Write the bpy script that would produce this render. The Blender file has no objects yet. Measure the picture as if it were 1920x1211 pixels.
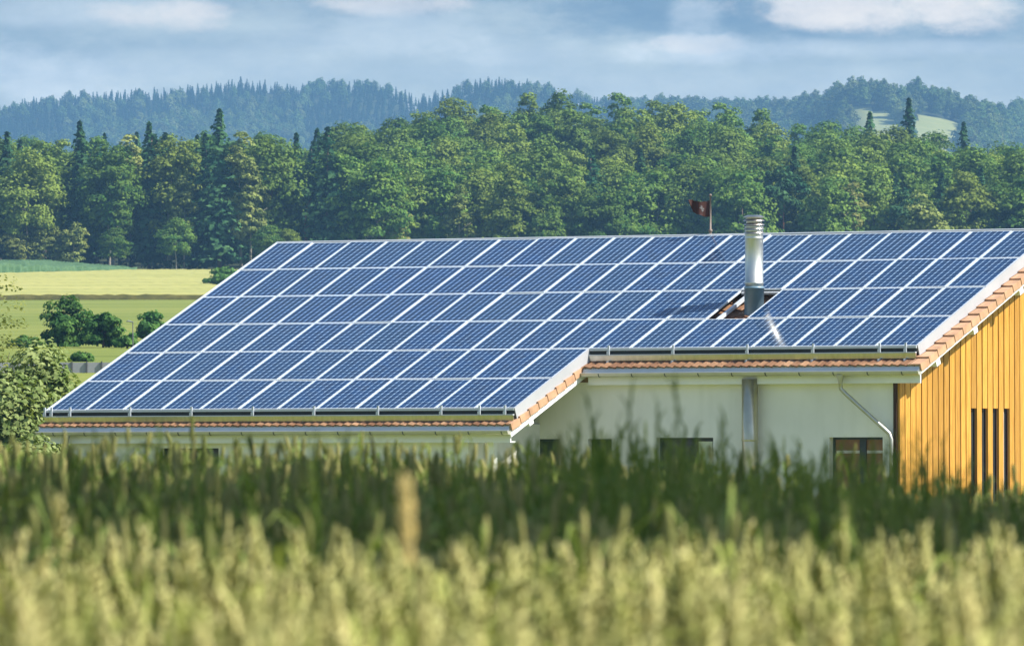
import bpy, math, random
import numpy as np
from mathutils import Matrix, Vector

rng = np.random.default_rng(7)
random.seed(7)
scene = bpy.context.scene
COL = scene.collection

# ------------------------------------------------------------------ constants
FPX = 15600.0            # focal length in photo pixels (photo is 1920 wide)
HZ = 840.0               # horizon line of the photo
PSI, TH = 0.55316, 0.39657
HX, HY, HZ0 = -5.416, 191.80, 4.737     # upper left corner of the panel field (ridge end)
GROUND_H = -1.9          # ground level at the house
SUN_EL, SUN_AZ = math.radians(46.5), math.radians(104.5)
SUN = Vector((math.sin(SUN_AZ) * math.cos(SUN_EL), math.cos(SUN_AZ) * math.cos(SUN_EL), math.sin(SUN_EL)))

# ------------------------------------------------------------------ tagging
def tag(o, label=None, cat=None, group=None, kind=None):
    if label: o['label'] = label
    if cat: o['category'] = cat
    if group: o['group'] = group
    if kind: o['kind'] = kind
    return o

def empty(name, loc=(0, 0, 0), rot=(0, 0, 0), label=None, cat=None, group=None):
    o = bpy.data.objects.new(name, None)
    o.empty_display_size = 0.2
    COL.objects.link(o)
    o.location = loc
    o.rotation_euler = rot
    return tag(o, label, cat, group)

def link(name, mesh, parent=None):
    o = bpy.data.objects.new(name, mesh)
    COL.objects.link(o)
    if parent is not None: o.parent = parent
    return o

def copy_tree(o, parent=None):
    c = o.copy(); COL.objects.link(c)
    if parent is not None: c.parent = parent
    for ch in o.children: copy_tree(ch, c)
    return c

# ------------------------------------------------------------------ mesh builder
class MB:
    def __init__(s): s.v = []; s.f = []; s.m = []
    def quad(s, a, b, c, d, mi=0):
        n = len(s.v); s.v += [a, b, c, d]; s.f.append((n, n + 1, n + 2, n + 3)); s.m.append(mi)
    def hexa(s, p, mi=0):
        """8 points: bottom 0..3 (ccw from above), top 4..7"""
        n = len(s.v); s.v += [tuple(q) for q in p]
        for f in ((3, 2, 1, 0), (4, 5, 6, 7), (0, 1, 5, 4), (1, 2, 6, 5), (2, 3, 7, 6), (3, 0, 4, 7)):
            s.f.append(tuple(n + i for i in f)); s.m.append(mi)
    def box(s, x0, x1, y0, y1, z0, z1, mi=0):
        s.hexa([(x0, y0, z0), (x1, y0, z0), (x1, y1, z0), (x0, y1, z0), (x0, y0, z1), (x1, y0, z1), (x1, y1, z1), (x0, y1, z1)], mi)
    def slab(s, X0, X1, s0, s1, n0, n1, mi=0):
        """box in roof coordinates: X along the ridge, s down the slope, n normal"""
        P = [rf(X0, s1, n0), rf(X1, s1, n0), rf(X1, s0, n0), rf(X0, s0, n0), rf(X0, s1, n1), rf(X1, s1, n1), rf(X1, s0, n1), rf(X0, s0, n1)]
        s.hexa(P, mi)
    def tube(s, pts, rad, seg=12, cap=True, mi=0):
        pts = [Vector(p) for p in pts]
        if not hasattr(rad, '__len__'): rad = [rad] * len(pts)
        n0 = len(s.v)
        for i, p in enumerate(pts):
            t = (pts[min(i + 1, len(pts) - 1)] - pts[max(i - 1, 0)])
            if t.length < 1e-9: t = Vector((0, 0, 1))
            t.normalize()
            ref = Vector((0, 1, 0)) if abs(t.y) < 0.9 else Vector((1, 0, 0))
            a = t.cross(ref).normalized(); b = t.cross(a).normalized()
            for k in range(seg):
                w = 2 * math.pi * k / seg
                s.v.append(tuple(p + (a * math.cos(w) + b * math.sin(w)) * rad[i]))
        for i in range(len(pts) - 1):
            for k in range(seg):
                k2 = (k + 1) % seg
                s.f.append((n0 + i * seg + k, n0 + i * seg + k2, n0 + (i + 1) * seg + k2, n0 + (i + 1) * seg + k)); s.m.append(mi)
        if cap:
            s.f.append(tuple(n0 + k for k in range(seg))); s.m.append(mi)
            s.f.append(tuple(n0 + (len(pts) - 1) * seg + k for k in range(seg))); s.m.append(mi)
    def lathe(s, prof, c=(0, 0, 0), seg=28, mi=0):
        """prof: list of (radius, z)"""
        n0 = len(s.v)
        for r, z in prof:
            for k in range(seg):
                w = 2 * math.pi * k / seg
                s.v.append((c[0] + r * math.cos(w), c[1] + r * math.sin(w), c[2] + z))
        for i in range(len(prof) - 1):
            for k in range(seg):
                k2 = (k + 1) % seg
                s.f.append((n0 + i * seg + k, n0 + i * seg + k2, n0 + (i + 1) * seg + k2, n0 + (i + 1) * seg + k)); s.m.append(mi)
    def build(s, name, mats, parent=None, smooth=False, off=(0, 0, 0)):
        me = bpy.data.meshes.new(name)
        ox, oy, oz = off
        me.from_pydata([(v[0] - ox, v[1] - oy, v[2] - oz) for v in s.v], [], s.f)
        if not isinstance(mats, (list, tuple)): mats = [mats]
        for m in mats: me.materials.append(m)
        if len(mats) > 1: me.polygons.foreach_set('material_index', s.m)
        if smooth:
            me.polygons.foreach_set('use_smooth', [True] * len(me.polygons))
        me.update()
        return link(name, me, parent)

def np_mesh(name, V, F, mats, midx=None, smooth=False):
    """V (n,3), F (m,k) arrays"""
    me = bpy.data.meshes.new(name)
    n, (m, k) = len(V), F.shape
    me.vertices.add(n); me.vertices.foreach_set('co', np.ascontiguousarray(V, dtype=np.float32).ravel())
    me.loops.add(m * k); me.loops.foreach_set('vertex_index', np.ascontiguousarray(F, dtype=np.int32).ravel())
    me.polygons.add(m); me.polygons.foreach_set('loop_start', np.arange(0, m * k, k, dtype=np.int32))
    if not isinstance(mats, (list, tuple)): mats = [mats]
    for mt in mats: me.materials.append(mt)
    if midx is not None: me.polygons.foreach_set('material_index', np.ascontiguousarray(midx, dtype=np.int32))
    if smooth: me.polygons.foreach_set('use_smooth', np.ones(m, dtype=bool))
    me.update(calc_edges=True); me.validate()
    return me

# ------------------------------------------------------------------ materials
class NT:
    def __init__(s, name):
        s.mat = bpy.data.materials.new(name); s.mat.use_nodes = True
        s.t = s.mat.node_tree; s.t.nodes.clear()
        s.out = s.t.nodes.new('ShaderNodeOutputMaterial')
    def n(s, typ, **kw):
        nd = s.t.nodes.new(typ)
        for k, v in kw.items(): setattr(nd, k, v)
        return nd
    def l(s, a, b): s.t.links.new(a, b)
    def val(s, sock, v):
        if hasattr(v, 'is_linked') or isinstance(v, bpy.types.NodeSocket): s.l(v, sock)
        else: sock.default_value = v
    def math(s, op, a, b=None, c=None, clamp=False):
        nd = s.n('ShaderNodeMath', operation=op); nd.use_clamp = clamp
        s.val(nd.inputs[0], a)
        if b is not None: s.val(nd.inputs[1], b)
        if c is not None: s.val(nd.inputs[2], c)
        return nd.outputs[0]
    def mix(s, f, a, b, mode='MIX'):
        nd = s.n('ShaderNodeMix', data_type='RGBA', blend_type=mode)
        s.val(nd.inputs[0], f); s.val(nd.inputs[6], a); s.val(nd.inputs[7], b)
        return nd.outputs[2]
    def coord(s, which='Object'):
        return s.n('ShaderNodeTexCoord').outputs[which]
    def mapped(s, vec, scale=(1, 1, 1), loc=(0, 0, 0)):
        nd = s.n('ShaderNodeMapping'); s.l(vec, nd.inputs[0])
        nd.inputs['Scale'].default_value = scale; nd.inputs['Location'].default_value = loc
        return nd.outputs[0]
    def noise(s, vec, scale, detail=3, rough=0.55, out='Fac'):
        nd = s.n('ShaderNodeTexNoise'); s.l(vec, nd.inputs['Vector'])
        nd.inputs['Scale'].default_value = scale; nd.inputs['Detail'].default_value = detail; nd.inputs['Roughness'].default_value = rough
        return nd.outputs[out]
    def ramp(s, fac, stops):
        nd = s.n('ShaderNodeValToRGB'); s.l(fac, nd.inputs[0])
        el = nd.color_ramp.elements
        while len(el) < len(stops): el.new(0.5)
        for e, (p, c) in zip(el, stops):
            e.position = p; e.color = (*c, 1) if len(c) == 3 else c
        return nd.outputs[0]
    def bump(s, h, strength=0.3, dist=0.02):
        nd = s.n('ShaderNodeBump'); s.l(h, nd.inputs['Height'])
        nd.inputs['Strength'].default_value = strength; nd.inputs['Distance'].default_value = dist
        return nd.outputs[0]
    def bsdf(s, col, rough=0.6, metal=0.0, spec=0.5, normal=None):
        b = s.n('ShaderNodeBsdfPrincipled')
        s.val(b.inputs['Base Color'], col if not isinstance(col, tuple) else (*col, 1))
        s.val(b.inputs['Roughness'], rough); s.val(b.inputs['Metallic'], metal)
        b.inputs['Specular IOR Level'].default_value = spec
        if normal is not None: s.l(normal, b.inputs['Normal'])
        s.l(b.outputs[0], s.out.inputs[0]); return b

def c4(c): return (*c, 1)

def mat_simple(name, col, rough=0.6, metal=0.0, var=0.12, scale=3.0, spec=0.4, bump=0.0, bscale=None):
    t = NT(name); co = t.coord()
    nz = t.noise(co, scale, 4)
    dark = tuple(x * (1 - var) for x in col); lite = tuple(min(1, x * (1 + var)) for x in col)
    c = t.ramp(nz, [(0.3, dark), (0.7, lite)])
    nrm = t.bump(t.noise(co, bscale or scale * 8, 3), bump, 0.01) if bump else None
    t.bsdf(c, rough, metal, spec, nrm)
    return t.mat

def mat_foliage(name, dark, lite, yellow=None, scale=0.35, trans=0.35, rand=0.35, fine=2.2):
    """leaves: tint varies from clump to clump and from tree to tree"""
    t = NT(name); co = t.coord()
    oi = t.n('ShaderNodeObjectInfo').outputs['Random']
    f = t.math('ADD', t.math('MULTIPLY', t.noise(co, scale, 3), 0.65), t.math('MULTIPLY', t.noise(co, fine, 2), 0.35))
    c = t.ramp(f, [(0.40, dark), (0.60, lite)])
    if yellow:
        fy = t.math('MULTIPLY', t.math('SUBTRACT', oi, 0.45, clamp=True), 1.3)
        c = t.mix(fy, c, c4(yellow), 'MIX')
    k = t.math('ADD', 1 - rand / 2, t.math('MULTIPLY', t.math('FRACT', t.math('MULTIPLY', oi, 7.31)), rand))
    hv = t.n('ShaderNodeHueSaturation'); t.l(c, hv.inputs['Color']); t.l(k, hv.inputs['Value'])
    d = t.n('ShaderNodeBsdfDiffuse'); t.l(hv.outputs[0], d.inputs[0])
    tr = t.n('ShaderNodeBsdfTranslucent')
    t.l(t.mix(1.0, hv.outputs[0], (1.0, 1.05, 0.5, 1), 'MULTIPLY'), tr.inputs[0])
    mx = t.n('ShaderNodeMixShader'); mx.inputs[0].default_value = trans
    t.l(d.outputs[0], mx.inputs[1]); t.l(tr.outputs[0], mx.inputs[2])
    t.l(mx.outputs[0], t.out.inputs[0])
    return t.mat

def mat_panel():
    t = NT('solar_cells'); co = t.coord()
    sx = t.n('ShaderNodeSeparateXYZ'); t.l(co, sx.inputs[0])
    u = t.math('DIVIDE', t.math('SUBTRACT', sx.outputs[0], 0.031), 0.155)
    v = t.math('DIVIDE', t.math('SUBTRACT', sx.outputs[1], 0.035), 0.158)
    fu, fv = t.math('FRACT', u), t.math('FRACT', v)
    du = t.math('MULTIPLY', t.math('MINIMUM', fu, t.math('SUBTRACT', 1.0, fu)), 0.155)
    dv = t.math('MULTIPLY', t.math('MINIMUM', fv, t.math('SUBTRACT', 1.0, fv)), 0.158)
    lu = t.math('LESS_THAN', du, 0.0060)
    lv = t.math('LESS_THAN', dv, 0.0035)
    cr = t.math('LESS_THAN', t.math('ADD', du, dv), 0.025)
    # busbars: two thin silver ribbons in every cell
    bb = t.math('LESS_THAN', t.math('ABSOLUTE', t.math('SUBTRACT', t.math('ABSOLUTE', t.math('SUBTRACT', fu, 0.5)), 0.25)), 0.008)
    wn = t.n('ShaderNodeTexWhiteNoise', noise_dimensions='3D')
    cx = t.n('ShaderNodeCombineXYZ'); t.l(t.math('FLOOR', u), cx.inputs[0]); t.l(t.math('FLOOR', v), cx.inputs[1])
    oi = t.n('ShaderNodeObjectInfo').outputs['Random']
    t.l(t.math('MULTIPLY', oi, 97.0), cx.inputs[2]); t.l(cx.outputs[0], wn.inputs[0])
    cell = t.ramp(wn.outputs[0], [(0.0, (0.0010, 0.014, 0.056)), (1.0, (0.002, 0.030, 0.108))])
    cell = t.mix(t.math('MULTIPLY', oi, 0.6), cell, (0.006, 0.027, 0.068, 1))
    cell = t.mix(t.math('MULTIPLY', bb, 0.35), cell, (0.20, 0.29, 0.38, 1))
    line = t.math('MAXIMUM', t.math('MAXIMUM', lu, cr), t.math('MULTIPLY', lv, 0.6))
    col = t.mix(t.math('MULTIPLY', line, 0.9), cell, (0.38, 0.52, 0.68, 1))
    rough = t.math('ADD', 0.06, t.math('MULTIPLY', t.noise(co, 2.0, 2), 0.05))
    dust = t.noise(t.mapped(co, (1.5, .5, 1)), 1.3, 4)
    col = t.mix(t.math('MULTIPLY', t.math('SUBTRACT', dust, 0.5, clamp=True), 0.22), col, (0.25, 0.27, 0.27, 1))
    t.bsdf(col, rough, 0.0, 0.34)
    return t.mat

def mat_metal(name, col, rough=0.3, streak=True):
    t = NT(name); co = t.coord()
    nz = t.noise(t.mapped(co, (6, 6, 0.6)), 2.0, 4)
    c = t.ramp(nz, [(0.3, tuple(x * 0.82 for x in col)), (0.7, col)])
    r = t.math('ADD', rough - 0.06, t.math('MULTIPLY', t.noise(co, 9, 3), 0.14))
    t.bsdf(c, r, 1.0, 0.5)
    return t.mat

def mat_tiles(name='clay_tiles', dirt_shade=1.0):
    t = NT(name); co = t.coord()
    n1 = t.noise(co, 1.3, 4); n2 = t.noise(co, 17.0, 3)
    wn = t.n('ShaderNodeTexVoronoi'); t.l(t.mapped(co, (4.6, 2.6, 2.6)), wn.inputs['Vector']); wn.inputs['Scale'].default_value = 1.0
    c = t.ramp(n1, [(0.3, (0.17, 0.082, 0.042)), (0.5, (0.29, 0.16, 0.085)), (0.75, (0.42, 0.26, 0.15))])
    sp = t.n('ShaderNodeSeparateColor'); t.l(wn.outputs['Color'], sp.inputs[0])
    c = t.mix(t.math('MULTIPLY', sp.outputs[0], 0.35 + 0.6 * dirt_shade), c, (0.15, 0.072, 0.038, 1) if dirt_shade > .5 else (0.34, 0.19, 0.11, 1))  # mottled darkening puts the apron's shade into the eave tile colour
    c = t.mix(t.math('MULTIPLY', t.math('GREATER_THAN', n2, 0.60), 0.35 * dirt_shade), c, (0.12, 0.075, 0.05, 1))
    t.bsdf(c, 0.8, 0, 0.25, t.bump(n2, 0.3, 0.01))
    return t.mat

def mat_wood():
    t = NT('golden_larch_boards'); co = t.coord()
    g = t.noise(t.mapped(co, (14, 14, 0.7)), 2.2, 5, 0.6)
    wn = t.n('ShaderNodeTexWhiteNoise', noise_dimensions='1D')
    sx = t.n('ShaderNodeSeparateXYZ'); t.l(co, sx.inputs[0])
    t.l(t.math('FLOOR', t.math('DIVIDE', sx.outputs[1], 0.2455)), wn.inputs['W'])
    c = t.ramp(g, [(0.25, (0.33, 0.140, 0.022)), (0.5, (0.52, 0.265, 0.045)), (0.75, (0.61, 0.340, 0.070))])
    k = t.n('ShaderNodeHueSaturation'); t.l(c, k.inputs['Color'])
    t.l(t.math('ADD', 0.74, t.math('MULTIPLY', wn.outputs[0], 0.46)), k.inputs['Value'])
    t.bsdf(k.outputs[0], 0.6, 0, 0.3, t.bump(g, 0.25, 0.01))
    return t.mat

def mat_plaster():
    t = NT('white_render'); co = t.coord()
    n1 = t.noise(co, 0.7, 5); n2 = t.noise(t.mapped(co, (3, 3, 0.35)), 1.2, 4)
    c = t.ramp(n1, [(0.3, (0.70, 0.70, 0.665)), (0.7, (0.80, 0.795, 0.765))])
    c = t.mix(t.math('MULTIPLY', t.math('SUBTRACT', n2, 0.5, clamp=True), 0.8), c, (0.52, 0.54, 0.47, 1))
    t.bsdf(c, 0.85, 0, 0.2, t.bump(t.noise(co, 60, 3), 0.15, 0.005))
    return t.mat

def mat_ground(name, stops, scale, tracks=False, bump=0.0):
    t = NT(name); co = t.coord()
    f = t.math('ADD', t.math('MULTIPLY', t.noise(t.mapped(co, (.45, 1, 1)), scale, 6, .7), 0.6), t.math('MULTIPLY', t.noise(t.mapped(co, (.25, 1, 1)), scale * 16, 4, .7), 0.4))
    c = t.ramp(f, stops)
    if tracks:
        sx = t.n('ShaderNodeSeparateXYZ'); t.l(co, sx.inputs[0])
        yy = t.math('ADD', sx.outputs[1], t.math('MULTIPLY', sx.outputs[0], 0.10))
        w = t.math('LESS_THAN', t.math('FRACT', t.math('DIVIDE', yy, 31.0)), 0.13)
        c = t.mix(t.math('MULTIPLY', w, 0.35), c, (*[x * 0.62 for x in stops[0][1]], 1))
    t.bsdf(c, 0.95, 0, 0.1)
    return t.mat

M = {}
M['cells'] = mat_panel()
M['frame'] = mat_simple('anodised_frame', (0.50, 0.54, 0.58), 0.45, 0.0, 0.06, 2, 0.6)
M['skirt'] = mat_simple('pale_sheet_metal', (0.39, 0.40, 0.42), 0.5, 0.0, 0.07, 1.2, 0.5)
M['apron'] = mat_metal('weathered_sheet_band', (0.62, 0.60, 0.54), 0.30)
M['black'] = mat_simple('black_gap_shadow', (0.02, 0.022, 0.022), 0.6, 0, 0.2, 4)
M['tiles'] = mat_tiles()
M['vergetiles'] = mat_simple('clean_sunlit_verge_tiles', (0.46, 0.275, 0.165), 0.8, 0, 0.22, 3.2, 0.25, 0.3)  # paler copy of the roof tiles, sunlight put into the colour
M['wood'] = mat_wood()
M['woodback'] = mat_simple('dark_battens', (0.05, 0.022, 0.008), 0.8, 0, 0.2, 3)
M['plaster'] = mat_plaster()
M['whitepaint'] = mat_simple('white_painted_wood', (0.78, 0.80, 0.81), 0.5, 0, 0.05, 2)
M['gutter'] = mat_simple('cream_gutter_metal', (0.52, 0.51, 0.44), 0.35, 0.3, 0.10, 1.5, 0.5)
M['flashing'] = mat_simple('eaves_sheet', (0.50, 0.54, 0.56), 0.4, 0.2, 0.08, 2.0, 0.5)
M['flue'] = mat_simple('weathered_flue_steel', (0.50, 0.46, 0.33), 0.30, 0.75, 0.15, 2, 0.5)
M['pipe'] = mat_metal('dull_zinc_pipe', (0.50, 0.50, 0.44), 0.45)
M['steel'] = mat_metal('stainless_steel', (0.64, 0.65, 0.60), 0.46)
M['bluemetal'] = mat_simple('blue_grey_collar', (0.20, 0.31, 0.39), 0.4, 0.3, 0.1, 3, 0.5)
M['cap'] = mat_metal('weathered_cowl', (0.60, 0.55, 0.50), 0.35)
M['windowframe'] = mat_simple('anthracite_frame', (0.03, 0.04, 0.05), 0.4, 0, 0.1, 4)
M['rust'] = mat_simple('brown_window_panel', (0.22, 0.11, 0.055), 0.6, 0, 0.25, 3)
M['reveal'] = mat_simple('pale_reveal', (0.55, 0.52, 0.50), 0.7, 0, 0.1, 3)
M['curtain'] = mat_simple('pale_curtain', (0.62, 0.68, 0.60), 0.8, 0, 0.12, 8)
M['flag'] = mat_simple('dark_red_cloth', (0.065, 0.024, 0.018), 0.8, 0, 0.2, 6)
M['white'] = mat_simple('white_cloth', (0.72, 0.72, 0.72), 0.8, 0, 0.05, 3)
M['polebrown'] = mat_simple('brown_grey_pole', (0.24, 0.19, 0.16), 0.6, 0, 0.1, 3)
M['emblem'] = mat_simple('greyed_white_cloth', (0.19, 0.17, 0.165), 0.8, 0, 0.05, 3)
M['bark'] = mat_simple('bark', (0.14, 0.11, 0.085), 0.9, 0, 0.3, 2.0, 0.2)
M['barkpale'] = mat_simple('pale_bark', (0.30, 0.27, 0.22), 0.9, 0, 0.3, 2.0, 0.2)
M['barkred'] = mat_simple('reddish_pine_bark', (0.22, 0.10, 0.055), 0.9, 0, 0.3, 2.0, 0.2)
M['concrete'] = mat_simple('grey_concrete', (0.30, 0.31, 0.33), 0.9, 0, 0.12, 1.0)
M['post'] = mat_simple('dark_posts', (0.08, 0.085, 0.09), 0.8, 0, 0.2, 2)
tg = NT('window_glass'); tg.bsdf((0.03, 0.035, 0.04), 0.05, 0, 0.6); M['glass'] = tg.mat

M['leaf'] = mat_foliage('broadleaf_foliage', (0.055, 0.135, 0.030), (0.170, 0.260, 0.050), (0.215, 0.260, 0.050), rand=0.5, trans=0.25)
M['leafpale'] = mat_foliage('pale_broadleaf_foliage', (0.120, 0.175, 0.045), (0.290, 0.330, 0.095), (0.310, 0.300, 0.100), rand=0.4, trans=0.25)
M['needle'] = mat_foliage('conifer_needles', (0.022, 0.072, 0.034), (0.075, 0.150, 0.054), None, trans=0.15, rand=0.5)
M['bushleaf'] = mat_foliage('dark_bush_foliage', (0.050, 0.135, 0.038), (0.140, 0.260, 0.065), None, scale=0.8, fine=3)
M['shrubleaf'] = mat_foliage('shrub_foliage', (0.130, 0.190, 0.056), (0.350, 0.410, 0.165), None, scale=1.2, fine=5, trans=0.25, rand=0.2)
M['hillleaf'] = mat_foliage('hill_broadleaf_foliage', (0.055, 0.110, 0.032), (0.140, 0.200, 0.055), (0.180, 0.200, 0.080), scale=0.15, fine=0.9, rand=0.7, trans=.2)
M['hillneedle'] = mat_foliage('hill_conifer_needles', (0.016, 0.045, 0.022), (0.040, 0.075, 0.032), None, scale=0.15, fine=0.9, trans=0.15, rand=0.6)
M['ear'] = mat_foliage('ripening_wheat_ears', (0.470, 0.490, 0.160), (0.880, 0.800, 0.370), None, scale=5, fine=22, trans=0.25, rand=0.0)
M['ripe'] = mat_foliage('ripe_golden_ear', (0.66, 0.52, 0.20), (0.80, 0.66, 0.32), None, scale=20, fine=60, trans=0.25, rand=0.0)
M['straw'] = mat_foliage('green_wheat_stems', (0.240, 0.310, 0.065), (0.520, 0.530, 0.170), None, scale=3, fine=14, trans=0.35, rand=0.0)
M['shadestraw'] = mat_foliage('shaded_wheat_leaves', (0.110, 0.175, 0.045), (0.270, 0.330, 0.095), None, scale=1.5, fine=10, trans=0.3, rand=0.0)  # darker copy of the straw, the band's shade is in the colour
M['grass'] = mat_foliage('field_margin_grass', (0.095, 0.155, 0.034), (0.230, 0.275, 0.080), None, scale=0.8, fine=8, trans=0.35, rand=0.0)
M['greenear'] = mat_foliage('green_wheat_ears', (0.165, 0.190, 0.060), (0.430, 0.395, 0.160), None, scale=0.6, fine=8, trans=0.25, rand=0.0)
M['meadow'] = mat_ground('meadow_grass', [(0.30, (0.100, 0.145, 0.026)), (0.5, (0.175, 0.205, 0.042)), (0.72, (0.250, 0.255, 0.062))], 0.02, tracks=True)
M['floor'] = mat_ground('forest_floor', [(0.3, (0.020, 0.030, 0.012)), (0.7, (0.05, 0.06, 0.025))], 0.06)
M['hillgrass'] = mat_ground('hill_pasture', [(0.3, (0.16, 0.20, 0.07)), (0.7, (0.30, 0.30, 0.13))], 0.02)
M['soil'] = mat_ground('field_soil', [(0.3, (0.06, 0.07, 0.02)), (0.7, (0.12, 0.12, 0.04))], 0.8)
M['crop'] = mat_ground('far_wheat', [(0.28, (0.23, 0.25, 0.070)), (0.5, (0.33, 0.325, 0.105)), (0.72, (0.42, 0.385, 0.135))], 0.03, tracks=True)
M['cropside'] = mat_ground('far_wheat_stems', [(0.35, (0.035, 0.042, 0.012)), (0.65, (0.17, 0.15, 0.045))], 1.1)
M['corn'] = mat_ground('far_maize', [(0.35, (0.030, 0.080, 0.038)), (0.65, (0.110, 0.185, 0.085))], 0.9)

# ------------------------------------------------------------------ terrain
def sm(a, b, x):
    t = np.clip((x - a) / (b - a), 0, 1); return t * t * (3 - 2 * t)

BASE_Y = [-60, 0, 15, 30, 46, 75, 130, 240, 300, 400, 450, 600, 750, 900, 1100, 1290, 1620, 1950, 9000]
BASE_Z = [-1.1, -1.1, -1.1, -0.97, -1.18, -1.5, -1.85, -1.9, -0.2, 3.7, 5.3, 8.5, 12.1, 16.3, 22.6, 27.3, 34, 25, 25]
SIL_U = [-900, 0, 60, 130, 200, 300, 355, 400, 480, 560, 640, 700, 760, 870, 960, 1040, 1150, 1250, 1330, 1400, 1470, 1540, 1600, 1700, 1800, 1920, 2800]
SIL_V = [258, 252, 254, 262, 256, 250, 276, 256, 252, 250, 245, 236, 218, 194, 188, 180, 181, 190, 197, 206, 220, 236, 248, 258, 268, 280, 298]
FRO_U = [-900, 0, 300, 500, 640, 760, 900, 1100, 1300, 1500, 1700, 1920, 2800]
FRO_V = [282, 276, 268, 275, 292, 308, 322, 328, 322, 322, 326, 330, 330]
HIL_U = [-900, -60, 0, 40, 150, 300, 440, 520, 600, 690, 740, 790, 850, 920, 1000, 1060, 1110, 1200, 1300, 1400, 1500, 1545, 1600, 1660, 1740, 1800, 1860, 1885, 1920, 2800]
HIL_V = [205, 200, 196, 184, 172, 163, 147, 152, 153, 145, 156, 172, 151, 129, 142, 161, 166, 174, 176, 180, 178, 162, 143, 141, 147, 166, 185, 190, 176, 178]
D_U = [-900, 740, 860, 1110, 1400, 1520, 1580, 1860, 1930, 2800]
D_V = [6900, 6900, 6600, 6400, 6000, 5800, 5300, 5300, 6200, 6300]
FOREST_H = 20.0

def g(x, y):
    x = np.asarray(x, float); y = np.asarray(y, float)
    yy = np.maximum(y, 5.0)
    # smooth the piecewise base by averaging neighbouring samples
    w = np.clip(yy * 0.06, 1, 40)
    z = (np.interp(y - w, BASE_Y, BASE_Z) + 2 * np.interp(y, BASE_Y, BASE_Z) + np.interp(y + w, BASE_Y, BASE_Z)) / 4
    lat = x / np.maximum(yy, 60)           # lateral position, ~ +-0.06 in view
    # the far rise is a little lower towards the east
    z = z * np.where(z > 0, 1 - 0.19 * sm(-0.030, 0.0, lat) * sm(500, 1290, y), 1)
    # field crest dips to the right
    z = z - 0.05 * (np.clip(x / 1.5, -0.6, 2.0) + 1.1 * sm(.5, 1.2, x)) * sm(14, 30, y) * (1 - sm(90, 150, y))
    u = np.clip(960 + FPX * x / np.maximum(yy, 1000), -900, 2800)
    # wooded knoll
    t = sm(1300, 1600, y) * 0.6 + 0.4 * np.clip((y - 1300) / 300, 0, 1)
    v = (1 - t) * np.interp(u, FRO_U, FRO_V) + t * np.interp(u, SIL_U, SIL_V)
    zf = (HZ - v) / FPX * np.clip(y, 1300, 1600) - FOREST_H
    wk = sm(1285, 1310, y) * (1 - sm(1620, 1950, y))
    z = z * (1 - wk) + zf * wk
    # distant hills
    D = np.interp(u, D_U, D_V)
    zr = (HZ - np.interp(u, HIL_U, HIL_V)) / FPX * D - 10.0
    s = np.clip((y - (D - 1200)) / 1200, 0, 1)
    hh = (zr - 25) * (s ** 1.05)
    bump = (np.sin(x / 61.0 + y / 97.0) * np.sin(y / 83.0 - x / 137.0) * 16 + np.sin(x / 37.0 - y / 51.0 + 1.3) * 8) * np.sin(np.pi * np.clip(s, 0, 1))
    hh = hh + bump - 0.22 * np.clip(y - D, 0, 700)
    z = z + hh * sm(1950, 2100, y)
    return z

def clearing(u, v):
    a1 = ((u - 1642) / 58) ** 2 + ((v - 234 - (u - 1640) * 0.42) / 24) ** 2 < 1
    a2 = ((u - 1755) / 58) ** 2 + ((v - 242 - (u - 1755) * 0.10) / 22) ** 2 < 1
    b1 = (np.abs(u - 1640) < 46) & (v > 236 + (u - 1640) * 0.42)
    b2 = (np.abs(u - 1755) < 46) & (v > 240)
    return a1 | a2 | b1 | b2

def gz(x, y): return float(g(x, y))
def at(u, y):
    return (u - 960) / FPX * y

def arange(*segs):
    out = []
    for a, b, st in segs: out += list(np.arange(a, b, st))
    return np.array(out + [segs[-1][1]])

xs_pos = arange((0, 10, 1.0), (10, 60, 5.0), (60, 620, 14.0), (620, 3600, 298.0))
XS = np.concatenate([-xs_pos[:0:-1], xs_pos])
YS = arange((-60, 4, 4.0), (4, 70, 2.0), (70, 300, 6.0), (300, 1280, 20.0), (1280, 1700, 15.0), (1700, 3900, 100.0), (3900, 7100, 25.0), (7100, 8300, 120.0))
GX, GY = np.meshgrid(XS, YS)
GZ = g(GX, GY)
nx, ny = len(XS), len(YS)
V = np.stack([GX.ravel(), GY.ravel(), GZ.ravel()], 1)
ii, jj = np.meshgrid(np.arange(nx - 1), np.arange(ny - 1))
a = (jj * nx + ii).ravel()
F = np.stack([a, a + 1, a + nx + 1, a + nx], 1)
yc = ((YS[jj] + YS[jj + 1]) / 2).ravel()
xc = ((XS[ii] + XS[ii + 1]) / 2).ravel()
zc_g = g(xc, yc); uc = 960 + FPX * xc / np.maximum(yc, 1000); vc = HZ - FPX * zc_g / np.maximum(yc, 1000)
pasture = clearing(uc, vc) & (yc > 3900)
mi = np.where(yc < 75, 0, np.where(yc < 1296, 1, np.where(pasture, 3, 2)))
ground = link('ground', np_mesh('ground', V, F, [M['soil'], M['meadow'], M['floor'], M['hillgrass']], mi, smooth=True))
tag(ground, 'rolling ground of meadow, wooded knoll and distant hills', 'ground', kind='structure')

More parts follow.
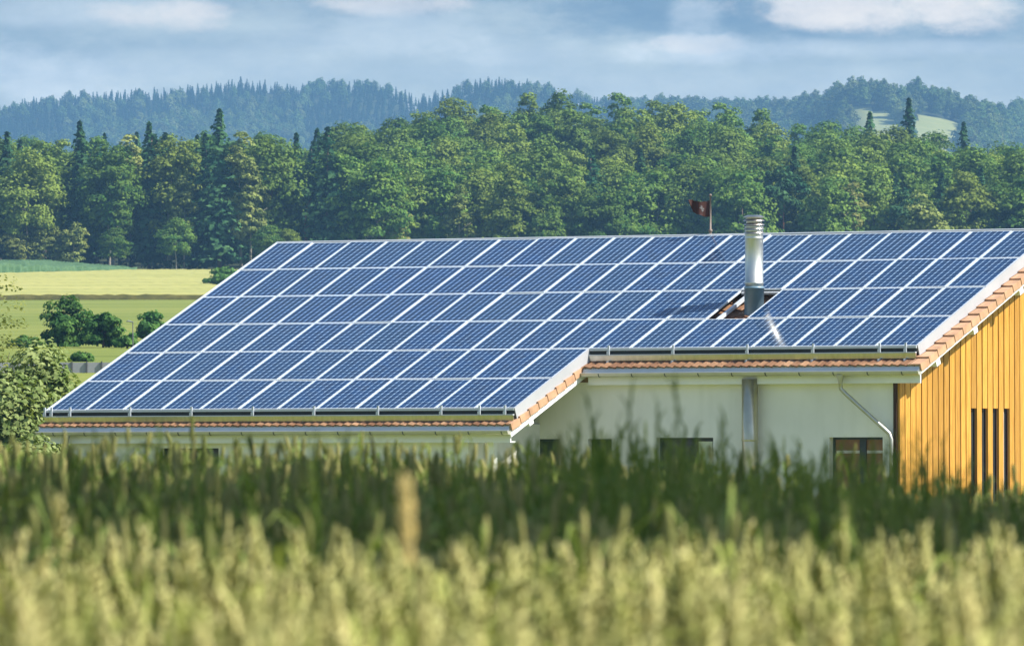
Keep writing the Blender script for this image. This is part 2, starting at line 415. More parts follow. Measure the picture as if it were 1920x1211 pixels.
# far crops --------------------------------------------------------------
def crop(name, inside, step, h, mats, label, cat, y0, y1, x0, x1, jit=0.0):
    xs = np.arange(x0, x1, step[0]); ys = np.arange(y0, y1, step[1])
    mb_v = []; mb_f = []; mb_m = []
    idx = {}
    ok = np.array([[inside(x + step[0] / 2, y + step[1] / 2) for x in xs] for y in ys])
    def vid(i, j, top):
        k = (i, j, top)
        if k not in idx:
            x, y = x0 + i * step[0], y0 + j * step[1]
            idx[k] = len(mb_v)
            hh_ = h(x) if callable(h) else h
            mb_v.append((x, y, gz(x, y) + (hh_ + random.uniform(-jit, jit) if top else -0.3)))
        return idx[k]
    for j in range(len(ys)):
        for i in range(len(xs)):
            if not ok[j][i]: continue
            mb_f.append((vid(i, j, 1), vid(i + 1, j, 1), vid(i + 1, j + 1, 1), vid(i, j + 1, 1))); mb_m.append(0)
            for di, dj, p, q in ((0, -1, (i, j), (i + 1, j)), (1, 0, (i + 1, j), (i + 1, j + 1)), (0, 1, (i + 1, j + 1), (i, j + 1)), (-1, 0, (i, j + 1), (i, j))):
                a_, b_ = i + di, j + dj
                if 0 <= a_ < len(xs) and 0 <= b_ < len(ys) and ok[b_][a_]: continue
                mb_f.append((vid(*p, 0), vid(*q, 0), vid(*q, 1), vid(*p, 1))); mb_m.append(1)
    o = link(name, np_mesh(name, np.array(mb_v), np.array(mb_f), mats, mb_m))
    return tag(o, label, cat, kind='stuff')

def corn_line(x): return np.interp(x, [-110, -78, -66, -58], [1085, 1075, 1180, 1285])
crop('far_wheat_field', lambda x, y: y < (corn_line(x) if x < -58 else 1292), (0.8, 8), 0.55, [M['crop'], M['cropside']],
     'tan wheat field between the meadow and the wood', 'wheat field', 880, 1290, -130, -30, 0.07)
crop('maize_strip', lambda x, y: x < -58 and y >= corn_line(x), (0.6, 1.5), lambda x: 0.62 + 1.2 * float(np.clip((-58 - x) / 14, 0, 1)), [M['corn'], M['corn']],
     'blue green maize strip along the foot of the wood', 'maize', 1060, 1292, -150, -55, 0.3)

# ------------------------------------------------------------------ foliage builders
def unit(n):
    d = rng.normal(size=(n, 3)); return d / np.linalg.norm(d, axis=1, keepdims=True)

def cards(C, N, size, aspect=1.5, jitter=0.7):
    """leaf cards: centres C, outward directions N -> diamond quads"""
    n = len(C)
    nrm = N + unit(n) * jitter; nrm /= np.linalg.norm(nrm, axis=1, keepdims=True)
    r = unit(n); a = np.cross(nrm, r); a /= np.linalg.norm(a, axis=1, keepdims=True) + 1e-9
    b = np.cross(nrm, a)
    s = (size * rng.uniform(0.6, 1.35, n))[:, None]
    bend = nrm * s * 0.18
    V = np.stack([C - a * s * aspect / 2, C - b * s / 2 + bend, C + a * s * aspect / 2, C + b * s / 2 + bend], 1).reshape(-1, 3)
    F = np.arange(4 * n).reshape(-1, 4)
    return V, F

def crown_points(rx, rz, zc, blobs, per, brad, flat=0.75, low=0.12, lobes=0.22):
    """leaf positions on branch clumps spread through an uneven crown"""
    d = unit(blobs * 2); d = d[d[:, 2] > -0.85][:blobs]
    ph = rng.uniform(0, 6.28, 6)
    az = np.arctan2(d[:, 1], d[:, 0])
    wob = 1 + lobes * np.sin(2 * az + ph[0]) * np.sin(3 * d[:, 2] + ph[1]) + lobes * 0.7 * np.sin(5 * az + ph[2] + 2 * d[:, 2])
    rr = np.minimum(rng.uniform(0.35, 1.0, len(d)) ** 0.6 * wob, 1.06)
    taper = np.where(d[:, 2] < 0, 1 - low * 0, 1 - 0.18 * d[:, 2])
    B = d * rr[:, None] * np.array([rx, rx, rz]) * np.stack([taper, taper, np.ones_like(taper)], 1)
    B[:, 2] += zc
    R = brad * rng.uniform(0.6, 1.35, len(d))
    k = np.repeat(np.arange(len(d)), per)
    e = unit(len(k)); e[:, 2] = np.abs(e[:, 2]) * 0.9 + e[:, 2] * 0.1 + rng.uniform(-0.5, 0.1, len(k))
    e /= np.linalg.norm(e, axis=1, keepdims=True)
    rad = R[k] * rng.uniform(0.55, 1.05, len(k))
    P = B[k] + e * rad[:, None] * np.array([1, 1, flat])
    out = P - np.array([0, 0, zc - rz * 0.4]); out /= np.linalg.norm(out, axis=1, keepdims=True)
    return P, e * 0.7 + out * 0.4 + np.array([0, 0, 0.5])

def broadleaf_crown(name, rx, rz, zc, blobs, per, brad, leaf, mat, **kw):
    P, N = crown_points(rx, rz, zc, blobs, per, brad, **kw)
    V, F = cards(P, N, leaf, 1.35)
    return np_mesh(name, V, F, mat)

def conifer_crown(name, h, r0, z0, mat, levels=34, br=9, sparse=0.0, droop=0.35, leaf=0.55):
    Cs, Ns = [], []
    for i in range(levels):
        t = i / (levels - 1)
        z = z0 + (h - z0) * t
        R = r0 * 1.06 * (1 - t) ** 0.76 * random.uniform(0.70, 1.15) + 0.10
        nb = max(4, int(br * (1 - 0.45 * t)))
        for k in range(nb):
            if random.random() < sparse: continue
            w = 2 * math.pi * (k + random.random() * 0.8) / nb + i * 1.7
            L = R * random.uniform(0.65, 1.15)
            m = max(4, int(L / 0.22))
            q = rng.uniform(0.08, 1, m)
            sd = rng.normal(0, 0.16, m) * L * (0.35 + 0.65 * q)
            dz = -droop * L * q ** 1.4 + 0.12 * L * q + rng.normal(0, 0.10, m) - 0.3 * rng.uniform(0, 1, m) ** 2
            Cs.append(np.stack([math.cos(w) * L * q - math.sin(w) * sd, math.sin(w) * L * q + math.cos(w) * sd, z + dz], 1))
            Ns.append(np.tile([math.cos(w) * 0.7, math.sin(w) * 0.7, 0.65], (m, 1)))
    n = 14
    zt = rng.uniform(h - 0.9, h + 0.3, n)
    Cs.append(np.stack([rng.normal(0, 0.04, n), rng.normal(0, 0.04, n), zt], 1)); Ns.append(np.tile([0, 0, 1.0], (n, 1)) + unit(n) * .8)
    V, F = cards(np.concatenate(Cs), np.concatenate(Ns), leaf * .85, 1.7, 0.55)
    return np_mesh(name, V, F, mat)

def trunk_mesh(name, h, r, mat, limbs=6, spread=3.0, lean=0.3):
    b = MB()
    pts = [(0, 0, -0.6)] + [(lean * math.sin(i * 1.3) * i / 6, lean * math.cos(i * 1.7) * i / 6, h * i / 6) for i in range(7)]
    b.tube(pts, [r * 1.25] + [r * (1 - 0.75 * i / 6) for i in range(7)], 8)
    for k in range(limbs):
        t = random.uniform(0.4, 0.9); w = k * 2.4 + random.random()
        p = Vector((0, 0, h * t)); L = spread * random.uniform(0.6, 1.1)
        q = p + Vector((math.cos(w) * L * .5, math.sin(w) * L * .5, L * 0.4)); e = p + Vector((math.cos(w) * L, math.sin(w) * L, L * 0.75))
        b.tube([p, q, e], [r * 0.4, r * 0.25, r * 0.08], 5)
    o = b.build(name, mat, smooth=True); me = o.data
    bpy.data.objects.remove(o); return me

def put_tree(name, crown, trunk, x, y, sc, label, cat='tree', group=None, z=None, rot=None, zs=1.0):
    e = empty(name, (x, y, gz(x, y) if z is None else z), (0, 0, random.uniform(0, 6.28) if rot is None else rot), label, cat, group)
    e.scale = (sc, sc, sc * zs)
    if cat == 'tree' and 'conifer' in name: e.scale = (sc * 1.18, sc * 1.18, sc * zs)
    link('crown', crown, e)
    if trunk is not None: link('trunk', trunk, e)
    return e

# ------------------------------------------------------------------ the wood
BL = [broadleaf_crown('broadleaf_crown', rx, rz, zc, int(nb * 1.9), 84, br, 0.42, M['leaf'], lobes=0.13)
      for rx, rz, zc, nb, br in ((5.0, 8.0, 12.4, 52, 1.75), (4.4, 8.4, 12.0, 50, 1.6), (5.6, 7.4, 12.8, 58, 1.9), (4.0, 8.8, 11.6, 48, 1.5), (5.2, 7.8, 12.6, 54, 1.6))]
BT = [trunk_mesh('broadleaf_trunk', 14, 0.30, M['bark'], 7, 4.2) for _ in range(2)] + [trunk_mesh('pale_trunk', 14, 0.26, M['barkpale'], 6, 3.6)]
PB = [broadleaf_crown('pale_crown', 2.6, 8.6, 11.4, 64, 66, 1.1, 0.46, M['leafpale'], lobes=0.35),
      broadleaf_crown('pale_crown', 3.4, 7.0, 9.6, 60, 66, 1.3, 0.46, M['leafpale'], lobes=0.3)]
CF = [conifer_crown('conifer_crown', 21.5, 4.2, 2.6, M['needle'], levels=36, br=11),
      conifer_crown('conifer_crown', 22.0, 3.7, 2.0, M['needle'], levels=40, br=10, droop=0.5),
      conifer_crown('conifer_crown', 21.0, 4.8, 3.4, M['needle'], levels=30, br=11, sparse=0.10)]
CT = trunk_mesh('conifer_trunk', 20, 0.28, M['bark'], 0)
PT = trunk_mesh('pine_trunk', 15, 0.27, M['barkred'], 5, 2.5)
PC = broadleaf_crown('pine_crown', 3.2, 3.6, 16.5, 30, 55, 1.2, 0.5, M['needle'], lobes=0.3)

NUM = ['first', 'second', 'third', 'fourth', 'fifth', 'sixth', 'seventh', 'eighth', 'ninth', 'tenth', 'eleventh', 'twelfth', 'thirteenth',
       'fourteenth', 'fifteenth', 'sixteenth', 'seventeenth', 'eighteenth', 'nineteenth', 'twentieth']
used_labels = {}
def where(u):
    # landmark phrases stay short: a label has at most 16 words
    """a landmark below the tree, found on the roof's top row of panels or in the fields"""
    if u < -10: return 'beyond the maize strip, left side'
    if u < 80: return 'above the maize strip, left end'
    if u < 160: return 'above the maize strip, middle'
    if u < 240: return 'above the maize strip, right tip'
    if u < 320: return 'above the tan field, left part'
    if u < 400: return 'above the tan field, middle'
    if u < 470: return 'above the tan field, right end'
    if u < 525: return "above the roof's upper left corner"
    k = int(np.clip((u - 520) / 72.0, 0, 19))
    return 'above the %s top panel' % NUM[k]

ROWS = [1304, 1330, 1362, 1396, 1436, 1480, 1526, 1576]
RANK = ['front edge of wood', 'second rank of wood', 'third rank of wood', 'fourth rank of wood', 'fifth rank of wood', 'sixth rank of wood', 'seventh rank of wood', 'skyline of wood']
SIZE = ['short', 'middling', 'tall']
def tree_label(kind, r, u, sc):
    sz = SIZE[0] if sc < 0.86 else SIZE[1] if sc < 1.06 else SIZE[2]
    for adj in (sz, sz + ' leaning', sz + ' fuller', sz + ' slimmer', sz + ' ragged'):
        s = '%s %s, %s, %s' % (adj, kind, RANK[r], where(u))
        if s not in used_labels:
            used_labels[s] = 1; return s
    return s

def forest_tree(kind, u, r, sc, dy=0.0, zs=1.0, label=None):
    y = ROWS[r] + dy; x = at(u, y)
    if kind == 'b': return put_tree('broadleaf_tree', random.choice(BL), random.choice(BT), x, y, sc, label or tree_label('green broadleaf tree', r, u, sc), 'tree', 'broadleaf trees of the wood', zs=zs)
    if kind == 'p': return put_tree('pale_broadleaf_tree', PB[0] if random.random() < .6 else PB[1], BT[2], x, y, sc, label or tree_label('pale broadleaf tree', r, u, sc), 'tree', 'pale broadleaf trees of the wood', zs=zs)
    if kind == 'c': return put_tree('conifer_tree', random.choice(CF), CT, x, y, sc, label or tree_label('dark conifer', r, u, sc), 'tree', 'conifers of the wood', zs=zs)
    if kind == 'n': return put_tree('pine_tree', PC, PT, x, y, sc, label or tree_label('red trunked pine', r, u, sc), 'tree', 'pines of the wood', zs=zs)

# hand placed trees of the front edge (photo abscissa, kind, height scale)
FRONT = [(-190, 'b', .98), (-150, 'c', 1.02), (-112, 'b', 1.0), (-70, 'b', .98), (-30, 'c', 1.0), (14, 'c', 1.06), (52, 'b', .92), (92, 'b', 1.0), (150, 'c', 1.07), (182, 'c', .97), (205, 'b', .95), (245, 'p', 1.02), (280, 'c', 1.05),
         (318, 'b', 1.06), (345, 'p', .72), (385, 'c', .98), (412, 'c', 1.18), (452, 'p', 1.05), (470, 'p', .86), (510, 'b', 1.04), (556, 'c', 1.02), (574, 'n', .86),
         (615, 'c', 1.14), (655, 'b', .98), (640, 'p', .80), (712, 'b', 1.03), (735, 'p', .82), (780, 'b', .94), (830, 'b', 1.02), (862, 'p', .84), (905, 'b', .96), (960, 'b', 1.04),
         (1015, 'b', .92), (1070, 'b', 1.05), (1125, 'b', .86), (1180, 'b', .82), (1235, 'b', 1.04), (1290, 'b', 1.0), (1345, 'b', .96), (1395, 'b', 1.05), (1440, 'c', .92),
         (1470, 'n', 1.0), (1510, 'b', .98), (1560, 'b', .92), (1600, 'p', .88), (1640, 'b', 1.0), (1680, 'c', .90), (1700, 'n', .84), (1732, 'p', 1.05), (1768, 'p', .80), (1815, 'b', 1.05),
         (1870, 'b', .92), (1925, 'b', 1.02), (1985, 'b', 1.0), (2040, 'b', .95)]
for u, k, sc in FRONT:
    forest_tree(k, u, 0, sc, random.uniform(-6, 8))
# low young growth at the foot of the edge on the left
for u, sc in ((-25, .62), (28, .55), (70, .60), (105, .56), (138, .60), (215, .42), (330, .50), (505, .45), (540, .42)):
    y = 1297 + random.uniform(-2, 2); x = at(u, y)
    put_tree('young_tree', PB[1] if sc > .5 else BL[2], BT[2], x, y, sc, tree_label('young pale tree at foot of wood', 0, u, sc).replace(', front edge of wood', ''), 'tree', 'young trees at the foot of the wood', zs=.8)
for r in range(1, 8):
    u = -200 + random.uniform(0, 40)
    while u < 2030:
        left = u < 650
        p = random.random()
        kind = ('c' if p < .45 else 'b') if left else ('c' if p < .07 else 'p' if p < .12 else 'b')
        if r >= 4 and not left: kind = 'b'
        forest_tree(kind, u, r, (random.uniform(.86, 1.12) if r < 6 else random.uniform(.93, 1.05)) * (0.93 if left else 1.0), random.uniform(-10, 10))
        u += random.uniform(58, 84) if r < 7 else random.uniform(50, 72)
# conifers that break the skyline on the right
for u, sc in ((1632, 1.12), (1655, 0.98), (1705, 1.24), (1808, 1.08)):
    forest_tree('c', u, 7, sc, random.uniform(-6, 6), label='dark conifer %s, on the skyline %s' % ('with a broad tip' if sc < 1.1 else 'with a spire tip', where(u)))

# ------------------------------------------------------------------ distant wooded hills
hb_me = broadleaf_crown('hill_crown', 4.6, 6.4, 6.4, 60, 20, 1.7, 0.95, M['hillleaf'], flat=0.9)
hc_me = conifer_crown('hill_conifer_crown', 17, 3.6, 1.5, M['hillneedle'], levels=16, br=8, leaf=1.0)
ridge_u = {'b': 1640, 'c': 462}
def ridge_pos(u, dy=-12):
    D = float(np.interp(u, D_U, D_V)) + dy; return at(u, D), D
x, y = ridge_pos(1600)
hill_b = put_tree('hill_tree', hb_me, None, x, y, 1.15, 'round crowned broadleaf tree on the crest of the right hill', 'tree')
x, y = ridge_pos(452)
hill_c = put_tree('hill_conifer', hc_me, None, x, y, 0.85, "tall dark conifer on the left hill's highest crest", 'tree')

PTS = {'b': [], 'c': []}
for yy in np.arange(4090, 7000, 11.0):
    half = 0.0615 * yy + 70
    xs = np.arange(-half - 250, half, 5.8); xs = xs + rng.uniform(-2.8, 2.8, len(xs))
    ysr = yy + rng.uniform(-5, 5, len(xs))
    zz = g(xs, ysr)
    uu = 960 + FPX * xs / ysr; vv = HZ - FPX * zz / ysr
    D = np.interp(np.clip(uu, -900, 2800), D_U, D_V)
    keep = (vv - 60 < 300) & (ysr < D + 60) & (ysr > D - 1200) & ~clearing(uu, vv)
    pc = 0.10 + 0.75 * (ysr > D - 170) * (uu < 1150) + 0.35 * (ysr > D - 150) * (uu > 1640) * (uu < 1800) + 0.22 * (np.sin(xs / 57) * np.sin(ysr / 91) > 0.1) * (uu < 900)
    con = rng.uniform(0, 1, len(xs)) < pc
    P = np.stack([xs, ysr, zz], 1)
    PTS['b'].append(P[keep & ~con]); PTS['c'].append(P[keep & con])

def scatter(name, pts, src, label, cat, smin, smax):
    me = bpy.data.meshes.new(name)
    me.vertices.add(len(pts)); me.vertices.foreach_set('co', np.ascontiguousarray(pts, dtype=np.float32).ravel())
    o = link(name, me)
    ng = bpy.data.node_groups.new(name + '_nodes', 'GeometryNodeTree')
    ng.interface.new_socket('Geometry', in_out='INPUT', socket_type='NodeSocketGeometry')
    ng.interface.new_socket('Geometry', in_out='OUTPUT', socket_type='NodeSocketGeometry')
    gi = ng.nodes.new('NodeGroupInput'); go = ng.nodes.new('NodeGroupOutput')
    ip = ng.nodes.new('GeometryNodeInstanceOnPoints'); oi = ng.nodes.new('GeometryNodeObjectInfo')
    oi.inputs['Object'].default_value = src; oi.inputs['As Instance'].default_value = True
    rs = ng.nodes.new('FunctionNodeRandomValue'); rs.data_type = 'FLOAT'
    rr = ng.nodes.new('FunctionNodeRandomValue'); rr.data_type = 'FLOAT_VECTOR'
    sc = [s for s in rs.inputs if s.enabled]
    for s in rs.inputs:
        if s.name == 'Min' and s.type == 'VALUE': s.default_value = smin
        if s.name == 'Max' and s.type == 'VALUE': s.default_value = smax
    for s in rr.inputs:
        if s.name == 'Min' and s.type == 'VECTOR': s.default_value = (0, 0, 0)
        if s.name == 'Max' and s.type == 'VECTOR': s.default_value = (0.06, 0.06, 6.28)
    L = ng.links.new
    L(gi.outputs[0], ip.inputs['Points']); L(oi.outputs['Geometry'], ip.inputs['Instance'])
    L([s for s in rs.outputs if s.enabled][0], ip.inputs['Scale'])
    L([s for s in rr.outputs if s.enabled][0], ip.inputs['Rotation'])
    L(ip.outputs[0], go.inputs[0])
    md = o.modifiers.new('scatter', 'NODES'); md.node_group = ng
    return tag(o, label, cat, kind='stuff')
scatter('hillside_broadleaf_forest', np.concatenate(PTS['b']), hill_b.children[0], 'hazy blue green broadleaf forest covering the distant hills', 'forest', 0.65, 1.15)
scatter('hillside_conifer_forest', np.concatenate(PTS['c']), hill_c.children[0], 'hazy dark conifers along the crests of the distant hills', 'forest', 0.44, 0.68)

# ------------------------------------------------------------------ bushes and trees in the meadow
def bush_mesh(name, rx, rz, zc, blobs, per, br, leaf, mat, **kw):
    return broadleaf_crown(name, rx, rz, zc, blobs, per, br, leaf, mat, **kw)
def bush(name, u, y, rx, h, label, mat='bushleaf', blobs=60, per=80, leaf=0.17, cat='bush', group=None, stem=0.07, lobes=0.25, zoff=0):
    x = at(u, y)
    e = empty(name, (x, y, gz(x, y) + zoff), (0, 0, 0), label, cat, group)
    me = bush_mesh('foliage', rx, h * 0.54, h * 0.40, blobs, per, (rx + h / 2) * 0.5 * 0.40, leaf, M[mat], lobes=lobes)
    link('foliage', me, e)
    link('stem', trunk_mesh('bush_stem', h * 0.6, stem, M['bark'], 6, rx * 0.7, 0.15), e)
    return e
def dist_for(u, v):
    """distance at which the ground along a bearing reaches the given height angle"""
    yq = np.linspace(320, 1290, 1500); vv_ = HZ - FPX * g((u - 960) / FPX * yq, yq) / yq
    return float(yq[np.argmax(vv_ <= v)])
def fbush(u, v, wpx, hpx, label, **kw):
    y = dist_for(u, v); k = y / FPX
    return bush('bush', u, y, wpx * k * .5, hpx * k, label, **kw)
fbush(124, 648, 84, 92, 'dark green bush on the meadow, the taller and left of the pair')
fbush(193, 650, 76, 70, 'dark green bush on the meadow, the lower and right of the pair')
fbush(287, 636, 56, 50, 'round dark bush on the meadow beside the street lamp')
fbush(50, 650, 60, 20, 'low dark bush left of the bush pair on the meadow', blobs=24)
fbush(238, 652, 50, 26, 'low green bush at the foot of the street lamp', blobs=20)
fbush(155, 676, 40, 18, 'small low bush just above the grey barrier', blobs=22)
fbush(424, 540, 62, 38, "dark bush in front of the tan field, peeking past the roof's upper left edge", blobs=50, leaf=0.3)
fbush(392, 538, 30, 18, "smaller dark bush beside the larger one under the tan field", blobs=22, leaf=0.3)
# leafy tree beside the left end of the house
bush('leafy_tree', 72, 205, 1.0, 4.35, 'broad leafy tree just left of the roof, taller of two', 'shrubleaf', 76, 170, 0.125, 'tree', lobes=0.3, zoff=0.1)
bush('leafy_tree', 2, 203, 1.25, 4.05, 'broad leafy tree at the left of the photo, lower of two', 'shrubleaf', 76, 170, 0.125, 'tree', lobes=0.3, zoff=0.1)
bush('leafy_shrub', 60, 181, 0.75, 2.1, "low leafy shrub in front of the roof's lower left corner", 'shrubleaf', 34, 170, 0.10, 'shrub', zoff=0.1)
bush('sapling', 9, 262, 0.55, 5.7, 'thin pale sapling behind the leafy trees at the left', 'leafpale', 30, 60, 0.085, 'tree', stem=0.03, zoff=0.9)

# ------------------------------------------------------------------ street lamp and barrier
x, y = at(249, 300), 300.0
lamp = empty('street_lamp', (x, y, gz(x, y)), (0, 0, 0), 'slim grey street lamp on the meadow beside the dark bush', 'street lamp')
zt = (HZ - 603) / FPX * y - gz(x, y)
b = MB(); b.tube([(0, 0, -.2), (0, 0, zt * .6), (0, 0, zt)], [.035, .022, .016], 8); b.build('pole', M['post'], lamp, True)
b = MB(); b.tube([(0.02, 0, zt), (-.16, 0, zt + .05), (-.24, 0, zt + .03)], [.022, .03, .015], 8); b.build('lamp_head', M['concrete'], lamp, True)
x0, x1 = at(-60, 400), at(330, 400)
bar = empty('roadside_barrier', (x0, 400, gz(x0, 400)), (0, 0, 0), 'grey roadside barrier with dark posts below the meadow', 'barrier')
b = MB(); pb = []
n = 14
for i in range(n):
    xa, xb = x0 + (x1 - x0) * i / n, x0 + (x1 - x0) * (i + 1) / n
    za, zb = gz(xa, 400) - gz(x0, 400), gz(xb, 400) - gz(x0, 400)
    b.hexa([(xa - x0, -.06, za - .2), (xb - x0 - .02, -.06, zb - .2), (xb - x0 - .02, .06, zb - .2), (xa - x0, .06, za - .2), (xa - x0, -.06, za + .50), (xb - x0 - .02, -.06, zb + .50), (xb - x0 - .02, .06, zb + .50), (xa - x0, .06, za + .50)])
    pb.append((xa - x0, za))
b.build('wall_panel', M['concrete'], bar)
for xa, za in pb:
    b = MB(); b.box(xa - .04, xa + .03, -.14, -.063, za - .2, za + .56); b.build('post', M['post'], bar)

# ------------------------------------------------------------------ house
CT_, ST_ = math.cos(TH), math.sin(TH)
def rf(X, s, n=0.0): return (X, -s * CT_ - n * ST_, -s * ST_ + n * CT_)
GZL = GROUND_H - HZ0                     # ground in house coordinates
HO = (10.0, -4.0, GZL)                   # origin of the house empty, in house coordinates
def hw(p):                               # house coordinates -> world
    c, s = math.cos(PSI), math.sin(PSI)
    return Vector((HX + p[0] * c + p[1] * s, HY - p[0] * s + p[1] * c, HZ0 + p[2]))
house = empty('farm_building', hw(HO), (0, 0, -PSI), 'long low white and timber building under a roof of solar panels', 'building')
def hb(b, name, mat, parent=None, smooth=False):
    """build a part; geometry is given in house coordinates"""
    return b.build(name, mat, parent or house, smooth, HO)
def sub(b, name, mat, parent, smooth=False):
    return b.build(name, mat, parent, smooth, HO)

NT_ = -0.25                              # tile plane below the panel plane
XR, XL, XS_ = 20.53, -0.06, 12.20        # right verge, left verge, verge of the step
SR, SL = 7.22, 10.42                     # eaves of the short and the long roof part
XG, YW, YL = 19.85, -6.2, -9.15          # gable wall, front wall, left front wall
RID = 0.08                               # ridge position (house y)

# roof boarding (a slab under the tiles)
b = MB()
b.slab(XL, XR - .06, -0.20, SR - .10, NT_ - .14, NT_ - .03)
b.slab(XL, XS_ - .04, SR - .098, SL - .10, NT_ - .14, NT_ - .03)
roof = hb(b, 'roof', M['whitepaint'])
# tile courses: wavy, each lapping over the one below
def tile_course(b, Xa, Xb, s0, s1, n0, n1):
    per = 0.205; k = int((Xb - Xa) / per * 8)
    X = np.linspace(Xa, Xb, k + 1)
    ph = (X - Xa) / per * 2 * np.pi
    w = 0.015 * (np.sin(ph) + 0.35 * np.sin(2 * ph))
    base = len(b.v)
    jit = np.repeat(rng.uniform(-.006, .006, k // 8 + 2), 8)[:k + 1]
    for i in range(k + 1):
        b.v.append(rf(X[i], s0, n0 + w[i] * .8)); b.v.append(rf(X[i], s1 + jit[i], n1 + w[i] + jit[i])); b.v.append(rf(X[i], s1 + jit[i], n1 + w[i] - .028))
    for i in range(k):
        p = base + 3 * i
        b.f.append((p, p + 1, p + 4, p + 3)); b.m.append(0); b.f.append((p + 1, p + 2, p + 5, p + 4)); b.m.append(0)
CO = 0.405
b = MB()
s = SR
while s > 0:
    tile_course(b, XL, XR - .12, max(s - CO - .03, -.05), s, NT_ - .005, NT_ + .030); s -= CO
s = SL
while s > SR + .2:
    tile_course(b, XL, XS_ - .02, s - CO - .03, s, NT_ - .005, NT_ + .030); s -= CO
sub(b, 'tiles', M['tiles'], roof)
# back slope and ridge
b = MB()
def rb(X, s, n=0.0):
    p = rf(X, s, n); return (p[0], 2 * RID - p[1], p[2])
P = [rb(XL, 0.05, NT_ - .14), rb(XR, 0.05, NT_ - .14), rb(XR, 8, NT_ - .14), rb(XL, 8, NT_ - .14), rb(XL, 0.05, NT_), rb(XR, 0.05, NT_), rb(XR, 8, NT_), rb(XL, 8, NT_)]
b.hexa(P)
b.tube([(XL, RID, -.25), (XR, RID, -.25)], .13, 12)
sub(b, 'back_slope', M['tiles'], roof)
# verge tiles
def verge(Xo, s_end, wtop, s_from):
    b = MB(); s = s_end
    while s > s_from:
        a0, a1 = s - CO - .02, s
        # top leaf rises to its lower edge, side flap hangs down
        nA, nB = NT_ + .005, NT_ + .042
        P = [rf(Xo - wtop, a1, nB - .03), rf(Xo, a1, nB - .03), rf(Xo, a0, nA - .03), rf(Xo - wtop, a0, nA - .03), rf(Xo - wtop, a1, nB), rf(Xo, a1, nB), rf(Xo, a0, nA), rf(Xo - wtop, a0, nA)]
        b.hexa(P)
        P = [rf(Xo - .022, a1, nB - .155), rf(Xo + .018, a1, nB - .155), rf(Xo + .004, a0, nA - .155), rf(Xo - .022, a0, nA - .155), rf(Xo - .022, a1, nB + .002), rf(Xo + .018, a1, nB + .002), rf(Xo + .004, a0, nA + .002), rf(Xo - .022, a0, nA + .002)]
        b.hexa(P)
        s -= CO
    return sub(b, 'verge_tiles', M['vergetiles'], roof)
verge(XR, SR, .30, 0.1)
verge(XS_, SL, .06, SR + .15)
# barge boards under the verges
def barge(Xo, s0, s1, nt, nb, t=.03, name='barge_board'):
    b = MB(); b.slab(Xo - t - .035, Xo - .035, s0, s1, nb, nt)
    return hb(b, name, M['whitepaint'])
barge(XR, 0, SR + .02, NT_ - .06, NT_ - .20)
barge(XS_, SR - .3, SL + .02, NT_ - .06, NT_ - .26)
barge(XL + .07, 0, SL, NT_ - .0, NT_ - .20)
# rafter ends showing under the verges
for X0, X1, s in ((XG, XR - .06, 6.35), (XG, XR - .06, 4.55), (XG, XR - .06, 2.3), (XG, XR - .06, .5), (XS_ - .8, XS_ - .04, 9.55)):
    b = MB(); b.slab(X0, X1, s - .09, s + .09, NT_ - .34, NT_ - .142); hb(b, 'purlin_end', M['whitepaint'])
# fascia, eaves sheet, gutters
def eave(X0, X1, se, x_left_open=0):
    p = rf(0, se, NT_)
    y, z = p[1], p[2]
    b = MB(); b.hexa([(X0, y - .030, z - .112), (X1, y - .030, z - .112), (X1, y - .02, z - .116), (X0, y - .02, z - .116), (X0, y + .015, z - .012), (X1, y + .015, z - .012), (X1, y + .027, z - .012), (X0, y + .027, z - .012)])
    hb(b, 'eaves_sheet', M['flashing'])
    g_ = MB(); yc, zc, r = y - .035, z - .115, .078
    k = 14; base = len(g_.v); N = 2
    for X in (X0 - .02, X1 + .03):
        for rr in (r, r - .006):
            for i in range(k + 1):
                w = math.pi + math.pi * i / k
                g_.v.append((X, yc + rr * math.cos(w), zc + rr * 1.0 * math.sin(w)))
    m = k + 1
    for i in range(k):
        g_.f.append((base + i, base + 2 * m + i, base + 2 * m + i + 1, base + i + 1)); g_.m.append(0)
        g_.f.append((base + m + i, base + m + i + 1, base + 3 * m + i + 1, base + 3 * m + i)); g_.m.append(0)
    for e in (0, 2 * m):      # stop ends
        g_.f.append(tuple(base + e + i for i in range(m))); g_.m.append(0)
    g_.tube([(X0 - .02, yc - r, zc + .004), (X1 + .03, yc - r, zc + .004)], .011, 8)
    gut = hb(g_, 'gutter', M['gutter'])
    X = X0 + .45
    while X < X1:
        h = MB()
        for i in range(6):
            w0, w1 = math.pi + math.pi * i / 10, math.pi + math.pi * (i + 1) / 10
            h.hexa([(X - .012, yc + (r + .005) * math.cos(w0), zc + (r + .005) * math.sin(w0)), (X + .012, yc + (r + .005) * math.cos(w0), zc + (r + .005) * math.sin(w0)),
                    (X + .012, yc + (r + .001) * math.cos(w0), zc + (r + .001) * math.sin(w0)), (X - .012, yc + (r + .001) * math.cos(w0), zc + (r + .001) * math.sin(w0)),
                    (X - .012, yc + (r + .005) * math.cos(w1), zc + (r + .005) * math.sin(w1)), (X + .012, yc + (r + .005) * math.cos(w1), zc + (r + .005) * math.sin(w1)),
                    (X + .012, yc + (r + .001) * math.cos(w1), zc + (r + .001) * math.sin(w1)), (X - .012, yc + (r + .001) * math.cos(w1), zc + (r + .001) * math.sin(w1))])
        sub(h, 'gutter_hook', M['post'], gut)
        X += .83
    b = MB(); b.box(X0 + .05, X1 - .05, y + .13, y + .17, z - .36, z - .08); hb(b, 'fascia', M['whitepaint'])
    return y, z, yc, zc
yR, zR, gyR, gzR = eave(XS_ + .02, XR - .02, SR)
